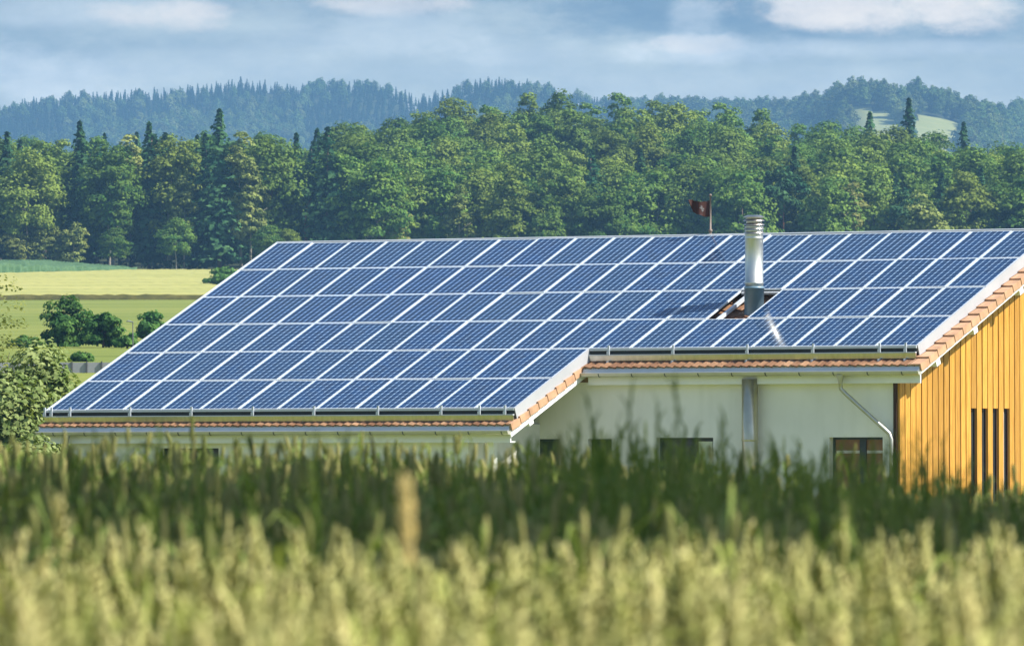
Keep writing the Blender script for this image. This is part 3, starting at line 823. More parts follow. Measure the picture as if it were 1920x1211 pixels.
yL, zL, gyL, gzL = eave(XL + .02, XS_ - .04, SL)
# soffits
b = MB(); b.box(XS_, XG + .5, yR + .18, YW, zR - .36, zR - .33); b.box(XL + .05, XS_ - .1, yL + .18, YL, zL - .36, zL - .33); hb(b, 'soffit', M['whitepaint'])

# downpipes
def downpipe(X, gy, gz_, wx, wy, zb):
    b = MB()
    b.lathe([(.085, -.02), (.085, -.05), (.05, -.16), (.05, -.2)], (X, gy, gz_ - .045), 14)
    b.tube([(X, gy, gz_ - .2), (X + .01, gy, gz_ - .36), (X + .10, gy + .03, gz_ - .46), (wx - .05, wy, gz_ - .46 - abs(wx - X) * .80), (wx, wy, gz_ - .52 - abs(wx - X) * .86), (wx, wy, zb)], .045, 12)
    hb(b, 'downpipe', M['pipe'], smooth=True)
downpipe(18.62, gyR, gzR, 19.68, YW - .09, GZL)
downpipe(0.72, gyL, gzL, 0.80, YL - .09, GZL)

# walls ---------------------------------------------------------------
def wall_xz(name, X0, X1, y, z0, z1, holes, mat, depth=.34):
    """plastered wall in the plane house-y = y with rectangular openings"""
    b = MB()
    xs = sorted({X0, X1, *[h[0] for h in holes], *[h[1] for h in holes]})
    for xa, xb in zip(xs, xs[1:]):
        cuts = sorted([(h[2], h[3]) for h in holes if h[0] <= xa + 1e-6 and h[1] >= xb - 1e-6])
        z = z0
        for c0, c1 in cuts:
            if c0 > z: b.box(xa, xb, y, y + depth, z, c0)
            z = c1
        if z1 > z: b.box(xa, xb, y, y + depth, z, z1)
    return hb(b, name, mat)
ZS = zR - .30
HOLES = [(10.80, 11.40, -6.0, -4.54), (12.12, 12.72, -6.0, -4.54), (13.84, 15.26, -6.2, -4.52), (18.12, 19.42, -6.3, -4.52)]
wall_xz('front_wall', 10.2, XG - .09, YW, GZL, ZS, HOLES, M['plaster'])
wall_xz('left_front_wall', .55, 10.9, YL, GZL, zL - .30, [(2.94, 4.48, -6.1, -4.725)], M['plaster'])
b = MB(); b.box(10.9 - .3, 10.9, YL + .34, YW, GZL, ZS - .9); hb(b, 'porch_side_wall', M['plaster'])
b = MB(); b.box(.55, .9, YL + .34, 6.0, GZL, -5.0)
b.hexa([(.55, YL + .34, -5.0), (.9, YL + .34, -5.0), (.9, 6.0, -5.0), (.55, 6.0, -5.0), (.55, YL + .34, zL - .3), (.9, YL + .34, zL - .3), (.9, 1.0, -1.0), (.55, 1.0, -1.0)])
hb(b, 'left_gable_wall', M['plaster'])
b = MB(); b.box(11.38, 11.54, YL, YL + .16, GZL, zL - .20); hb(b, 'porch_post', M['whitepaint'])

# gable: plaster core behind timber boards
b = MB()
zt = lambda Y: Y * math.tan(TH) + (NT_ - .36) / CT_          # underside of the roof at house-y
b.hexa([(XG - .30, YW + .34, GZL), (XG - .17, YW + .34, GZL), (XG - .17, 7, GZL), (XG - .30, 7, GZL), (XG - .30, YW + .34, zt(YW + .34)), (XG - .17, YW + .34, zt(YW + .34)), (XG - .17, 7, zt(-7)), (XG - .30, 7, zt(-7))])
hb(b, 'gable_wall', M['woodback'])
bd, pit = MB(), 0.2455
slots = []
k = 0; Y = YW - .02
while Y < 2.2:
    proud = (k % 2 == 0)
    w = pit - random.uniform(.030, .046)
    x0, x1 = XG - .06, XG - .006
    jx = random.uniform(-.006, .005)
    top0, top1 = zt(min(Y, RID)) if Y < RID else zt(2 * RID - Y), zt(min(Y + w, RID)) if Y + w < RID else zt(2 * RID - Y - w)
    z0 = GZL + .25
    is_slot = any(abs((Y + w / 2) - c) < pit * .5 for c in (-3.031, -2.49, -1.995, -1.46))
    ya, yb = Y, Y + w
    if is_slot:
        slots.append(Y)
        bd.hexa([(x0 + jx, ya, -3.90), (x1 + jx, ya, -3.90), (x1 + jx, yb, -3.90), (x0 + jx, yb, -3.90), (x0 + jx, ya, top0), (x1 + jx, ya, top0), (x1 + jx, yb, top1), (x0 + jx, yb, top1)])
    else:
        bd.hexa([(x0 + jx, ya, z0), (x1 + jx, ya, z0), (x1 + jx, yb, z0), (x0 + jx, yb, z0), (x0 + jx, ya, top0), (x1 + jx, ya, top0), (x1 + jx, yb, top1), (x0 + jx, yb, top1)])
    Y += pit; k += 1
hb(bd, 'timber_cladding', M['wood'])
for i, Y in enumerate(slots):
    b = MB(); b.box(XG - .145, XG - .10, Y + .01, Y + pit - .02, -6.0, -3.905); f = hb(b, 'slot_window', M['windowframe'])
    b = MB(); b.box(XG - .098, XG - .092, Y + .03, Y + pit - .05, -5.98, -3.95); sub(b, 'pane', M['glass'], f)
    if i == len(slots) - 1:
        b = MB(); b.box(XG - .09, XG - .07, Y + .015, Y + .09, -6.0, -3.91); sub(b, 'shutter', M['reveal'], f)
b = MB(); b.box(XG - .14, XG - .06, YW - .06, YW - .021, GZL, zt(YW) - .02); hb(b, 'corner_board', M['woodback'])

# windows of the front
def window(X0, X1, z0, z1, y, mull=(), pane='glass', bars=()):
    b = MB(); t = .05; yd = y + .16
    b.box(X0, X1, yd, yd + .06, z1 - t, z1); b.box(X0, X1, yd, yd + .06, z0, z0 + t)
    b.box(X0, X0 + t, yd, yd + .06, z0 + t, z1 - t); b.box(X1 - t, X1, yd, yd + .06, z0 + t, z1 - t)
    for m in mull: b.box(m - .075, m + .075, yd - .01, yd + .06, z0 + t, z1 - t)
    f = hb(b, 'window', M['windowframe'])
    b = MB(); b.box(X0 + t, X1 - t, yd + .03, yd + .04, z0 + t, z1 - t); sub(b, 'pane', M[pane], f)
    for xa, xb, za, zb, mt, nm in bars:
        b = MB(); b.box(xa, xb, yd + .012, yd + .028, za, zb); sub(b, nm, M[mt], f)
    b = MB(); b.box(X0 - .06, X1 + .06, y - .05, y + .15, z0 - .04, z0 - .002); sub(b, 'sill', M['skirt'], f)
    return f
window(10.80, 11.40, -6.0, -4.54, YW)
window(12.12, 12.72, -6.0, -4.54, YW)
window(13.84, 15.26, -6.2, -4.52, YW, (), bars=((14.80, 15.14, -6.1, -4.60, 'curtain', 'curtain'),))
window(18.12, 19.42, -6.3, -4.52, YW, (18.85,), pane='rust', bars=((18.2, 18.76, -4.86, -4.80, 'reveal', 'glazing_bar'), (18.94, 19.35, -4.86, -4.80, 'reveal', 'glazing_bar')))
window(2.94, 4.48, -6.1, -4.725, YL)
# flue on the wall
b = MB(); b.tube([(16.31, YW - .24, GZL - .05), (16.31, YW - .24, -5.0), (16.31, YW - .24, zR - .25)], .175, 28)
for z in (-5.9, -4.6): b.lathe([(.177, 0), (.184, .01), (.184, .05), (.177, .06)], (16.31, YW - .24, z), 28)
hb(b, 'wall_flue', M['flue'], smooth=True)

# chimney
yc_, zc_ = rf(0, 2.44 * 1.672, NT_)[1:]
cx_ = 14.82
zt_ = 0.317
b = MB()
prof = [(.197, -.15), (.197, .62), (.207, .625), (.207, .66), (.197, .665)]
H = zt_ - zc_
for z in (1.60, 1.68, 1.76, 1.84): prof += [(.197, z), (.203, z + .012), (.203, z + .03), (.197, z + .042)]
prof += [(.197, H - .44), (.205, H - .43), (.18, H - .42)]
b.lathe(prof, (cx_, yc_, zc_), 36)
chim = hb(b, 'chimney', M['steel'], smooth=True)
b = MB(); b.lathe([(.215, -.2), (.215, .52), (.222, .52), (.222, .56), (.2, .57)], (cx_, yc_, zc_), 36); sub(b, 'collar', M['bluemetal'], chim, True)
b = MB()
b.lathe([(.17, H - .45), (.17, H - .03)], (cx_, yc_, zc_), 24)
for i in range(4):
    z = H - .40 + i * .09
    b.lathe([(.165, z + .05), (.225, z + .012), (.232, z), (.222, z + .004), (.165, z + .035)], (cx_, yc_, zc_), 32)
b.lathe([(.235, H - .055), (.235, H - .045), (.14, H - .003), (0.001, H)], (cx_, yc_, zc_), 32)
b.lathe([(.235, H - .055), (0.001, H - .05)], (cx_, yc_, zc_), 32)
sub(b, 'cap', M['cap'], chim)

# ------------------------------------------------------------------ solar panels
CP, RP, PW, PL = 1.012, 1.672, 0.994, 1.650
b = MB(); fw, fd = .027, .04
b.box(0, PW, 0, fw, -fd, 0); b.box(0, PW, PL - fw, PL, -fd, 0); b.box(0, fw, fw, PL - fw, -fd, 0); b.box(PW - fw, PW, fw, PL - fw, -fd, 0)
o = b.build('frame', M['frame']); frame_me = o.data; bpy.data.objects.remove(o)
b = MB(); b.box(fw, PW - fw, fw, PL - fw, -.012, -.004); o = b.build('glass', M['cells']); glass_me = o.data; bpy.data.objects.remove(o)
RN = ['top', 'second', 'third', 'fourth', 'fifth', 'bottom']
Rp = Matrix.Rotation(-PSI, 4, 'Z') @ Matrix.Rotation(TH, 4, 'X')
for r in range(6):
    nc = 20 if r < 4 else 12
    for c in range(nc):
        if r == 2 and c == 14: continue
        side = '%s from the left' % NUM[c] if c > 0 else 'at the left end'
        if c == nc - 1: side = 'at the right end'
        if r == 2 and c in (13, 15): side = 'just left of the chimney' if c == 13 else 'just right of the chimney'
        rowtxt = '%s panel row' % RN[r]
        p = empty('solar_panel', label='blue framed solar panel in the %s, %s' % (rowtxt, side), cat='solar panel', group='solar panels covering the roof')
        tilt = Matrix.Rotation(random.gauss(0, .0035), 4, 'X') @ Matrix.Rotation(random.gauss(0, .0035), 4, 'Y')
        p.matrix_world = Matrix.Translation(hw(rf(c * CP + .009, (r + 1) * RP - .011, random.uniform(-.003, .003)))) @ Rp @ tilt
        link('frame', frame_me, p); link('glass', glass_me, p)

# mounting frame of the panel field
mount = empty('panel_mounting', hw(HO), (0, 0, -PSI), 'pale metal mounting frame edging the field of solar panels', 'mounting frame')
def mt(b, name, mat, parent=None, smooth=False): return b.build(name, mat, parent or mount, smooth, HO)
XPR, XPS = 20 * CP + .004, 12 * CP + .004
b = MB(); b.slab(XPR, XPR + .02, -.02, 6.70, NT_ - .01, .012); mt(b, 'side_skirt', M['skirt'])
b = MB(); b.slab(XPS, XPS + .02, 6.72, 10.07, NT_ - .03, .012); mt(b, 'side_skirt', M['skirt'])
b = MB(); b.slab(-.032, -.006, -.02, 10.05, -.10, .010); mt(b, 'side_skirt', M['frame'])
b = MB(); b.slab(-.03, XPR + .02, -.045, -.012, -.06, .014); mt(b, 'ridge_rail', M['frame'])
def front(X0, X1, s):
    y, z = rf(0, s, 0)[1:]
    b = MB(); b.box(X0, X1, y - .05, y - .012, z - .055, z - .008); mt(b, 'edge_rail', M['frame'])
    b = MB(); b.box(X0, X1, y - .02, y + .03, z - .14, z - .057); mt(b, 'gap_shadow_strip', M['black'])  # black strip stands in for the shadow in the open gap
    b = MB(); b.box(X0, X1, y - .085, y - .022, z - .158, z - .135); mt(b, 'ledge', M['frame'])
    b = MB(); b.hexa([(X0, y - .055, z - .275), (X1, y - .055, z - .275), (X1, y - .03, z - .275), (X0, y - .03, z - .275), (X0, y - .078, z - .160), (X1, y - .078, z - .160), (X1, y - .03, z - .160), (X0, y - .03, z - .160)])
    mt(b, 'apron', M['apron'])
    return y, z
yF, zF = front(XPS + .025, XPR - .002, 4 * RP)
for X in (12.67, 14.29, 16.13, 17.75, 19.37, 20.0):
    b = MB(); b.box(X - .022, X + .022, yF - .078, yF - .051, zF - .16, zF + .055); b.box(X - .035, X + .035, yF - .10, yF - .079, zF - .15, zF - .07); mt(b, 'bracket', M['frame'])
    b = MB(); b.box(X - .02, X + .02, yF - .14, yF - .06, zF - .33, zF - .278); mt(b, 'foot', M['frame'])
yF, zF = front(-.03, XPS - .002, 6 * RP)
for X in (-.02, .16, .66, 2.26, 3.88, 5.49, 7.08, 8.72, 10.33, 11.3, 11.94):
    b = MB(); b.box(X - .022, X + .022, yF - .078, yF - .051, zF - .16, zF + .055); b.box(X - .035, X + .035, yF - .10, yF - .079, zF - .15, zF - .07); mt(b, 'bracket', M['frame'])
# rails crossing the chimney opening
c0, c1, s0, s1 = 14 * CP, 15 * CP, 2 * RP, 3 * RP
b = MB(); b.slab(c0 + .10, c0 + .17, s0 + .02, s1 - .02, NT_ + .08, NT_ + .15); mt(b, 'rail', M['frame'])
b = MB(); b.slab(c0 + .02, c1 - .01, s0 + .03, s0 + .08, NT_ + .16, NT_ + .21); mt(b, 'rail', M['frame'])

# ------------------------------------------------------------------ flag on the ridge
fp = hw((11.53, RID, -.12))
flag = empty('flag_pole', fp, (0, 0, 0), 'small dark red flag with white emblem on a thin pole on the ridge', 'flag')
b = MB(); b.lathe([(.12, 0), (.10, .06), (.03, .11), (.028, .2), (.045, .21), (.045, .25), (.022, .26), (.018, 1.0), (.03, 1.0), (.03, 1.035), (.001, 1.05)], (0, 0, 0), 14)
b.build('pole', M['polebrown'], flag, True)
nu, nv = 16, 10
W, Hh = .47, .36
def fpt(a, c):
    # droops towards the free end, ripples in depth
    top = .90 - .02 * a - .02 * math.sin(a * 5) + (0.02 if a > .75 else 0)
    bot = .54 + .05 * a - .015 * math.sin(a * 7) + max(0, a - .75) * .30
    z = bot + (top - bot) * c
    return Vector((-.02 - W * a + (1 - c) * .10 * a, .05 * math.sin(a * 8 + c * 1.5) * a, z))
Vv = [tuple(fpt(i / nu, j / nv)) for j in range(nv + 1) for i in range(nu + 1)]
Ff = [(j * (nu + 1) + i, j * (nu + 1) + i + 1, (j + 1) * (nu + 1) + i + 1, (j + 1) * (nu + 1) + i) for j in range(nv) for i in range(nu)]
me = bpy.data.meshes.new('cloth'); me.from_pydata(Vv, [], Ff); me.materials.append(M['flag'])
cl = link('flag_cloth', me, flag)
sd = cl.modifiers.new('thick', 'SOLIDIFY'); sd.thickness = .006; sd.offset = 0
b = MB()
for a0, a1, q0, q1 in ((.36, .43, .30, .72), (.28, .355, .46, .57), (.435, .52, .48, .59), (.31, .35, .36, .44), (.44, .48, .62, .68)):
    for sgn in (-1,):
        P = [fpt(a0, q0), fpt(a1, q0), fpt(a1, q1), fpt(a0, q1)]
        P2 = [tuple(p + Vector((0, -.008, 0))) for p in P]; P1 = [tuple(p + Vector((0, -.0045, 0))) for p in P]
        b.hexa(P1 + P2)
b.build('emblem', M['emblem'], cl)

# ------------------------------------------------------------------ wheat
def stalks(name, pts, tops, ear_mat, stem_mat, ear_len, ear_r, seg, rich, lean, leaves=2):
    """one mesh of many wheat stalks: pts (n,2) feet, tops (n) heights of the ear tips in world z"""
    n = len(pts)
    Z0 = g(pts[:, 0], pts[:, 1]); Ht = tops - Z0
    w = rng.uniform(0, 6.28, n); ln = np.abs(rng.normal(0, lean, n))
    dirv = np.stack([np.cos(w) * ln, np.sin(w) * ln], 1)
    L = ear_len * rng.uniform(.75, 1.2, n)
    def spine(t):            # t in metres from the tip, scaled by stalk height
        q = 1 - t / Ht
        off = dirv * (q ** 2.2)[:, None] * Ht[:, None]
        return np.concatenate([pts + off, (Z0 + Ht - t)[:, None]], 1)
    Vs, Fs, Ms, base = [], [], [], 0
    def add(V, F, m):
        nonlocal base
        Vs.append(V.reshape(-1, 3)); Fs.append(F.reshape(-1, 4) + base); Ms.append(np.full(F.size // 4, m)); base += V.reshape(-1, 3).shape[0]
    def tube(ts, rs, k, m, ph=0):
        R = []
        for t, r in zip(ts, rs):
            c = spine(t)
            ring = [c + np.stack([np.cos(2 * math.pi * j / k + w + ph) * r, np.sin(2 * math.pi * j / k + w + ph) * r, np.zeros(n)], 1) for j in range(k)]
            R.append(np.stack(ring, 1))
        A = np.stack(R, 1)                       # n, len, k, 3
        m_ = len(ts); idx = np.arange(n * m_ * k).reshape(n, m_, k)
        Fq = np.stack([idx[:, :-1, :], np.roll(idx, -1, 2)[:, :-1, :], np.roll(idx, -1, 2)[:, 1:, :], idx[:, 1:, :]], -1)
        add(A, Fq, m)
    tube([L * .95, L + (Ht - L) * .33, Ht * .98], [np.full(n, .0016), np.full(n, .0020), np.full(n, .0024)], 3, 1)
    if rich:
        # spikelets in two ranks
        ns = 10
        for i in range(ns):
            for side in (-1, 1):
                q = (i + .5 * (side > 0)) / ns
                c = spine(L * (1 - q * .93) * 1.0)
                rad = ear_r * (0.55 + 0.6 * np.sin(np.pi * (0.12 + 0.8 * (1 - q)))) * rng.uniform(.8, 1.2, n)
                a_ = w + (0 if side > 0 else math.pi) + rng.normal(0, .35, n)
                d = np.stack([np.cos(a_), np.sin(a_), np.zeros(n)], 1)
                e = np.stack([-np.sin(a_), np.cos(a_), np.zeros(n)], 1)
                up = np.array([0, 0, 1.0])
                sl = (L / ns * 1.9)[:, None]
                b0 = c; mid = c + d * rad[:, None] + up * sl * .45; tip = c + d * rad[:, None] * 1.15 + up * sl
                hw_ = e * (rad * .62)[:, None]
                Vq = np.stack([b0, mid + hw_, tip, mid - hw_, mid + d * rad[:, None] * .35], 1)
                ix = np.arange(n * 5).reshape(n, 5)
                Fq = np.stack([np.stack([ix[:, 0], ix[:, 1], ix[:, 4], ix[:, 3]], 1), np.stack([ix[:, 4], ix[:, 1], ix[:, 2], ix[:, 3]], 1), np.stack([ix[:, 0], ix[:, 3], ix[:, 2], ix[:, 1]], 1)], 1)
                add(Vq, Fq, 0)
    else:
        qs = [0, .16, .36, .6, .85, 1.0]
        rs = [.25, .85, 1.0, 1.0, .75, .3]
        tube([L * q for q in qs], [np.full(n, ear_r * r) * rng.uniform(.75, 1.25, n) for r in rs], seg, 0)
    for l in range(leaves):
        t0 = L * (1.1 + .9 * l) + rng.uniform(0, .1, n)
        a_ = rng.uniform(0, 6.28, n); LL = rng.uniform(.10, .22, n)
        d = np.stack([np.cos(a_), np.sin(a_), np.zeros(n)], 1); e = np.stack([-np.sin(a_), np.cos(a_), np.zeros(n)], 1)
        p0 = spine(np.minimum(t0, Ht * .9)); wd = .0045
        rows = []
        for q, up, hw2 in ((0, 0, .6), (.35, .62, 1), (.7, .70, .8), (1.0, .45, .1)):
            cc = p0 + d * (LL * q)[:, None] + np.array([0, 0, 1.0]) * (LL * up)[:, None] * rng.uniform(.6, 1.0, n)[:, None]
            rows.append(np.stack([cc - e * wd * hw2, cc + e * wd * hw2], 1))
        A = np.stack(rows, 1); idx = np.arange(n * 8).reshape(n, 4, 2)
        Fq = np.stack([idx[:, :-1, 0], idx[:, :-1, 1], idx[:, 1:, 1], idx[:, 1:, 0]], -1)
        add(A, Fq, 1)
    me = np_mesh(name, np.concatenate(Vs), np.concatenate(Fs), [ear_mat, stem_mat], np.concatenate(Ms))
    return link(name, me)

def scatter_xy(y0, y1, dens, margin):
    out = []
    y = y0
    while y < y1:
        d = dens(y); st = 0.25 + (y - y0) * 0.02
        half = 0.0617 * y + margin
        n = int(d * st * 2 * half)
        out.append(np.stack([rng.uniform(-half, half, n), rng.uniform(y, y + st, n)], 1)); y += st
    return np.concatenate(out)

P = scatter_xy(6.2, 16.4, lambda y: 60, 1.3)
P = P[(P[:, 1] < 13.6) | (P[:, 0] * 2.2 + 14.4 + rng.normal(0, .5, len(P)) > P[:, 1])]
T = -0.20 + rng.normal(0, .036, len(P)) + 0.025 * np.sin(P[:, 0] * 4 + P[:, 1] * 1.3)
tag(stalks('ripening_wheat', P, T, M['ear'], M['straw'], .115, .0088, 4, True, .11), 'pale yellow green wheat ears in the blurred sunlit foreground', 'wheat', kind='stuff')
P = scatter_xy(14.0, 34.0, lambda y: 120, 1.5)
T = g(P[:, 0], P[:, 1]) + 0.865 - 0.02 * sm(0, 1.0, P[:, 0]) + rng.normal(0, .06, len(P)) + 0.03 * np.sin(P[:, 0] * 9 + P[:, 1] * 2.1)
tag(stalks('shaded_wheat', P, T, M['greenear'], M['shadestraw'], .085, .0080, 4, False, .08), 'dark green wheat in shade between the bright ears and the building', 'wheat', kind='stuff')

# taller grass standing above the wheat
def tall_grass(name, P, T, label):
    n = len(P); Vs, Fs, base = [], [], 0
    Z0 = g(P[:, 0], P[:, 1]); Ht = T - Z0
    w = rng.uniform(0, 6.28, n); ln = np.abs(rng.normal(0, .10, n))
    def blade(pp, h, lean_, az, wid, k=6):
        nonlocal base
        q = np.linspace(0, 1, k)
        rows = []
        a2 = az + math.pi / 2 + rng.normal(0, .6, len(pp))
        e = np.stack([np.cos(a2), np.sin(a2), np.zeros(len(pp))], 1)
        for t in q:
            c = np.concatenate([pp[:, :2] + np.stack([np.cos(az), np.sin(az)], 1) * (lean_ * h * t ** 2.2)[:, None], (pp[:, 2] + h * t * (1 - .12 * lean_ * t))[:, None]], 1)
            hw_ = (wid * (1 - t) ** .6 + .0008)[:, None]
            rows.append(np.stack([c - e * hw_, c + e * hw_], 1))
        A = np.stack(rows, 1); idx = np.arange(len(pp) * k * 2).reshape(len(pp), k, 2) + base
        Vs.append(A.reshape(-1, 3)); Fs.append(np.stack([idx[:, :-1, 0], idx[:, :-1, 1], idx[:, 1:, 1], idx[:, 1:, 0]], -1).reshape(-1, 4)); base += A.reshape(-1, 3).shape[0]
    root = np.concatenate([P, Z0[:, None]], 1)
    blade(root, Ht, ln, w, np.full(n, .0022))
    for _ in range(3): blade(root + rng.normal(0, .012, (n, 3)) * np.array([1, 1, 0]), Ht * rng.uniform(.55, .95, n), np.abs(rng.normal(0, .28, n)), rng.uniform(0, 6.28, n), np.full(n, .0050))
    # flowering head: short side blades along the top
    for i in range(9):
        t = 1 - .022 * i
        c = np.concatenate([P + np.stack([np.cos(w), np.sin(w)], 1) * (ln * Ht * t ** 2.2)[:, None], (Z0 + Ht * t * (1 - .12 * ln * t))[:, None]], 1)
        blade(c, rng.uniform(.03, .06, n), np.full(n, .5), rng.uniform(0, 6.28, n), np.full(n, .0036), 3)
    return tag(link(name, np_mesh(name, np.concatenate(Vs), np.concatenate(Fs), M['grass'])), label, 'grass', kind='stuff')
def grass_pts(n, u0, u1, y0, y1):
    y = rng.uniform(y0, y1, n); u = rng.uniform(u0, u1, n); return np.stack([(u - 960) / FPX * y, y], 1)
P = np.concatenate([grass_pts(420, -150, 1700, 15, 30), grass_pts(190, 950, 1500, 17, 28), grass_pts(90, 1450, 1780, 17, 28), grass_pts(60, 1080, 1270, 18, 26), grass_pts(60, 1750, 2050, 17, 28)])
T = np.concatenate([rng.uniform(-.18, -.03, 420), rng.uniform(-.15, .012, 190), rng.uniform(-.15, .012, 90), rng.uniform(-.04, .06, 60), rng.uniform(-.18, -.09, 60)])
# a few long thin stems that reach up in front of the white wall
P = np.concatenate([P, np.array([(at(u, y), y) for u, y in ((1165, 18), (1238, 19), (1290, 17), (1182, 18), (1360, 19), (1690, 18), (1650, 19), (160, 18), (300, 19), (590, 18), (690, 19))])])
T = np.concatenate([T, np.array([.125, .115, .13, .10, .06, .045, .035, .03, .015, .04, .02])])
tall_grass('tall_grass', P, T, 'dark green tall grass standing above the shaded wheat')

# the single ripe ear that stands above the rest
def single_ear(u_tip, v_tip, y, u_foot, label, L=.085, r=.0085):
    xt, ztip = at(u_tip, y), (HZ - v_tip) / FPX * y
    xf = at(u_foot, y); zf = gz(xf, y)
    e = empty('wheat_ear', (xf, y, zf), (0, 0, 0), label, 'wheat ear')
    def sp(q): # q 0 foot .. 1 tip
        return Vector(((xt - xf) * q ** 1.6, 0.01 * q, (ztip - zf) * q))
    H = ztip - zf; qe = 1 - L / H
    b = MB(); b.tube([sp(q) for q in np.linspace(0, qe + .01, 9)], [.0022] * 9, 6); b.build('stem', M['straw'], e, True)
    b = MB()
    for i in range(14):
        for sd in range(3):
            q = qe + (1 - qe) * (i + sd / 3) / 14 * .96
            c = sp(q); a_ = sd * 2.094 + i * .5
            d = Vector((math.cos(a_), math.sin(a_), 0)); f = .45 + .6 * math.sin(math.pi * (.12 + .8 * (i / 14)))
            m = c + d * r * f * .7 + Vector((0, 0, L / 14 * .8)); up = Vector((0, 0, 1))
            b.tube([c, m, m + d * r * .2 * f + up * L / 14 * .9], [.001, r * .42 * f, .0006], 6)
    b.build('ear', M['ripe'], e, True)
    return e
single_ear(757, 893, 9.0, 800, 'single golden ripe wheat ear standing tall above the others', .100, .0088)

# trees added out of view on the right, only to shade the wheat
shade_me = [broadleaf_crown('added_shade_crown', 3.3, 4.2, 8.6, 40, 62, 1.3, .28, M['leaf']) for _ in range(2)]
shade_tr = trunk_mesh('added_shade_trunk', 8.5, .2, M['bark'], 7, 2.6)
for i, yy in enumerate((15.6, 19.0, 22.6)):
    put_tree('added_shade_tree', shade_me[i % 2], shade_tr, 9.6 + random.uniform(-.5, .6), yy, random.uniform(.95, 1.1),
             'added broadleaf tree beyond the right frame edge, shading the wheat', 'tree', 'added trees that shade the wheat')

# ------------------------------------------------------------------ air
t = NT('air'); pv = t.n('ShaderNodeVolumePrincipled')
pv.inputs['Color'].default_value = (0.29, 0.60, 0.96, 1)
pv.inputs['Density'].default_value = 0.000086
t.l(pv.outputs[0], t.out.inputs['Volume'])
zlo = float(GZ.min()) - 1.0
b = MB(); b.box(-3610, 3610, -70, 8310, zlo, 375)
hz = b.build('haze', t.mat); tag(hz, 'thin blue summer haze in the air', 'haze', kind='stuff')

# ------------------------------------------------------------------ light
sd = bpy.data.lights.new('sun', 'SUN'); sd.energy = 4.6; sd.angle = math.radians(0.6); sd.color = (1.0, 0.94, 0.84)
so = bpy.data.objects.new('sun', sd); COL.objects.link(so)
so.rotation_euler = SUN.to_track_quat('Z', 'Y').to_euler(); so.location = (30, -10, 60)

W = bpy.data.worlds.new('World'); scene.world = W; W.use_nodes = True
wt = W.node_tree; wt.nodes.clear()
class WN(NT):
    def __init__(s): s.t = wt; s.out = wt.nodes.new('ShaderNodeOutputWorld')
w = WN()
sky = w.n('ShaderNodeTexSky'); sky.sky_type = 'NISHITA'; sky.sun_disc = False
sky.sun_elevation = SUN_EL; sky.sun_rotation = SUN_AZ; sky.altitude = 500; sky.air_density = 1.2; sky.dust_density = 1.0; sky.ozone_density = 1.5
dirv = w.coord('Generated')
sx = w.n('ShaderNodeSeparateXYZ'); w.l(dirv, sx.inputs[0])
yy = w.math('MAXIMUM', w.math('ABSOLUTE', sx.outputs[1]), 0.05)
px = w.math('DIVIDE', sx.outputs[0], yy); pz = w.math('DIVIDE', sx.outputs[2], yy)
cv = w.n('ShaderNodeCombineXYZ'); w.l(px, cv.inputs[0]); w.l(pz, cv.inputs[1]); w.l(w.math('MULTIPLY', w.math('SIGN', sx.outputs[1]), 3.0), cv.inputs[2])
def wnoise(scale, detail=5, loc=(0, 0, 0), rough=.55):
    return w.noise(w.mapped(cv.outputs[0], scale, loc), 1.0, detail, rough)
warp = wnoise((60, 110, 1), 8, (3, 1, 0), .66)
warp2 = wnoise((30, 70, 1), 8, (9, 4, 0), .66)
def puff(u, v, ru, rv, soft=1.0, nz=warp, amt=1.3):
    a_ = w.math('DIVIDE', w.math('SUBTRACT', px, (u - 960) / FPX), ru / FPX)
    b_ = w.math('DIVIDE', w.math('SUBTRACT', pz, (HZ - v) / FPX), rv / FPX)
    d = w.math('ADD', w.math('MULTIPLY', a_, a_), w.math('MULTIPLY', b_, b_))
    d = w.math('ADD', d, w.math('MULTIPLY', w.math('SUBTRACT', nz, 0.5), amt * 2))
    front_ = w.math('GREATER_THAN', sx.outputs[1], 0.0)
    mr = w.n('ShaderNodeMapRange'); mr.interpolation_type = 'SMOOTHSTEP'
    w.l(d, mr.inputs[0]); mr.inputs[1].default_value = 1.0 + soft; mr.inputs[2].default_value = 1.0 - 1.7 * soft; mr.inputs[3].default_value = 0; mr.inputs[4].default_value = 1
    return w.math('MULTIPLY', mr.outputs[0], front_)
col = sky.outputs[0]
HORIZON = (3.15, 3.3, 3.05, 1)
GREY = (1.1, 1.45, 1.72, 1)
PALE = (4.8, 4.85, 4.6, 1)
WARM = (6.0, 5.2, 4.3, 1)
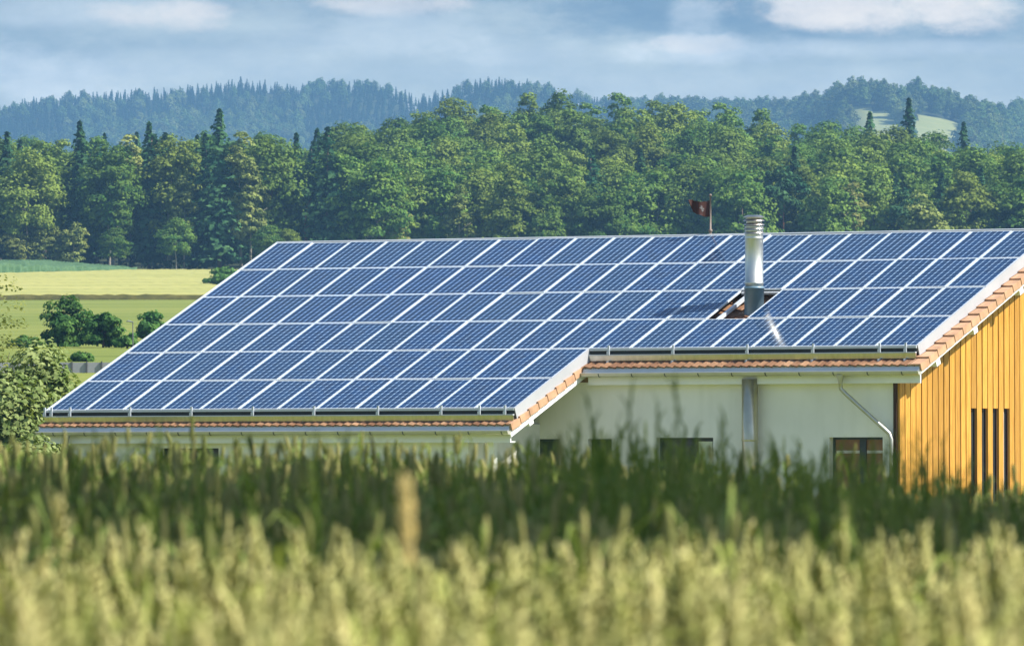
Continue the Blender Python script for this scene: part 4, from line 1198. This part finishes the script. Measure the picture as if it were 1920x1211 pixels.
# general thin veil with streaks, only low in the sky
low = w.n('ShaderNodeMapRange'); w.l(w.math('ABSOLUTE', sx.outputs[2]), low.inputs[0]); low.inputs[1].default_value = .30; low.inputs[2].default_value = .06
col = w.mix(w.math('MULTIPLY', low.outputs[0], .9), col, HORIZON)
streak = w.ramp(wnoise((16, 95, 1), 5, (5, 2, 0)), [(.40, (0, 0, 0)), (.68, (1, 1, 1))])
col = w.mix(w.math('MULTIPLY', w.math('MULTIPLY', streak, low.outputs[0]), .35), col, GREY)
for u, v, ru, rv, c, k in ((-120, 40, 520, 90, GREY, .55), (620, 10, 400, 46, GREY, .6), (560, 70, 420, 26, GREY, .35), (1130, 26, 260, 60, GREY, 1.0), (1640, 46, 460, 62, GREY, .95), (1000, -20, 300, 60, GREY, .8),
                           (1450, 190, 700, 60, PALE, .25), (60, 150, 190, 60, PALE, .75), (170, 22, 260, 30, PALE, .6), (290, 28, 130, 26, WARM, .8), (700, 5, 150, 22, WARM, .7), (720, 62, 200, 40, PALE, .45), (640, 120, 500, 40, PALE, .3),
                           (1340, 92, 220, 26, PALE, .8), (1300, 84, 110, 16, WARM, .5), (1680, 92, 300, 18, PALE, .6), (1310, 40, 50, 40, PALE, .5), (1000, 90, 200, 30, PALE, .4), (1620, 6, 220, 50, WARM, 1.0), (1820, 18, 100, 40, WARM, .8), (1540, 20, 90, 36, WARM, .7)):
    col = w.mix(w.math('MULTIPLY', puff(u, v, ru, rv, (.75 if c is WARM else .8), warp if ru < 230 else warp2, 3.4), k), col, c)
mott = w.ramp(wnoise((55, 120, 1), 8, (2, 7, 0), .68), [(.34, (.78, .81, .86)), (.68, (1.16, 1.14, 1.10))])
col = w.mix(low.outputs[0], col, w.mix(1.0, col, mott, 'MULTIPLY'))
bg = w.n('ShaderNodeBackground'); w.l(col, bg.inputs[0]); bg.inputs[1].default_value = 0.10
w.l(bg.outputs[0], w.out.inputs[0])

# ------------------------------------------------------------------ camera
cam = bpy.data.cameras.new('camera'); co = bpy.data.objects.new('camera', cam); COL.objects.link(co)
pitch = math.atan((HZ - 605.5) / FPX); roll = -0.00205
Fw = Vector((0, math.cos(pitch), math.sin(pitch))); R0 = Vector((1, 0, 0)); U0 = R0.cross(Fw)
Rr = R0 * math.cos(roll) + U0 * math.sin(roll); Ur = U0 * math.cos(roll) - R0 * math.sin(roll)
m = Matrix(((Rr.x, Ur.x, -Fw.x, 0), (Rr.y, Ur.y, -Fw.y, 0), (Rr.z, Ur.z, -Fw.z, 0), (0, 0, 0, 1)))
co.matrix_world = m
cam.sensor_width = 36; cam.lens = 36 * FPX / 1920; cam.clip_start = 0.5; cam.clip_end = 12000
cam.dof.use_dof = True; cam.dof.focus_distance = 192; cam.dof.aperture_fstop = 14.6
scene.camera = co

scene.view_settings.view_transform = 'Standard'; scene.view_settings.look = 'None'
scene.view_settings.exposure = 0.95; scene.view_settings.gamma = 1.0
try:
    scene.cycles.use_denoising = True
    scene.cycles.denoiser = 'OPENIMAGEDENOISE'
    scene.cycles.max_bounces = 6; scene.cycles.diffuse_bounces = 3; scene.cycles.glossy_bounces = 3; scene.cycles.transmission_bounces = 3; scene.cycles.volume_bounces = 0
    scene.cycles.use_adaptive_sampling = True; scene.cycles.adaptive_threshold = 0.015
except Exception: pass
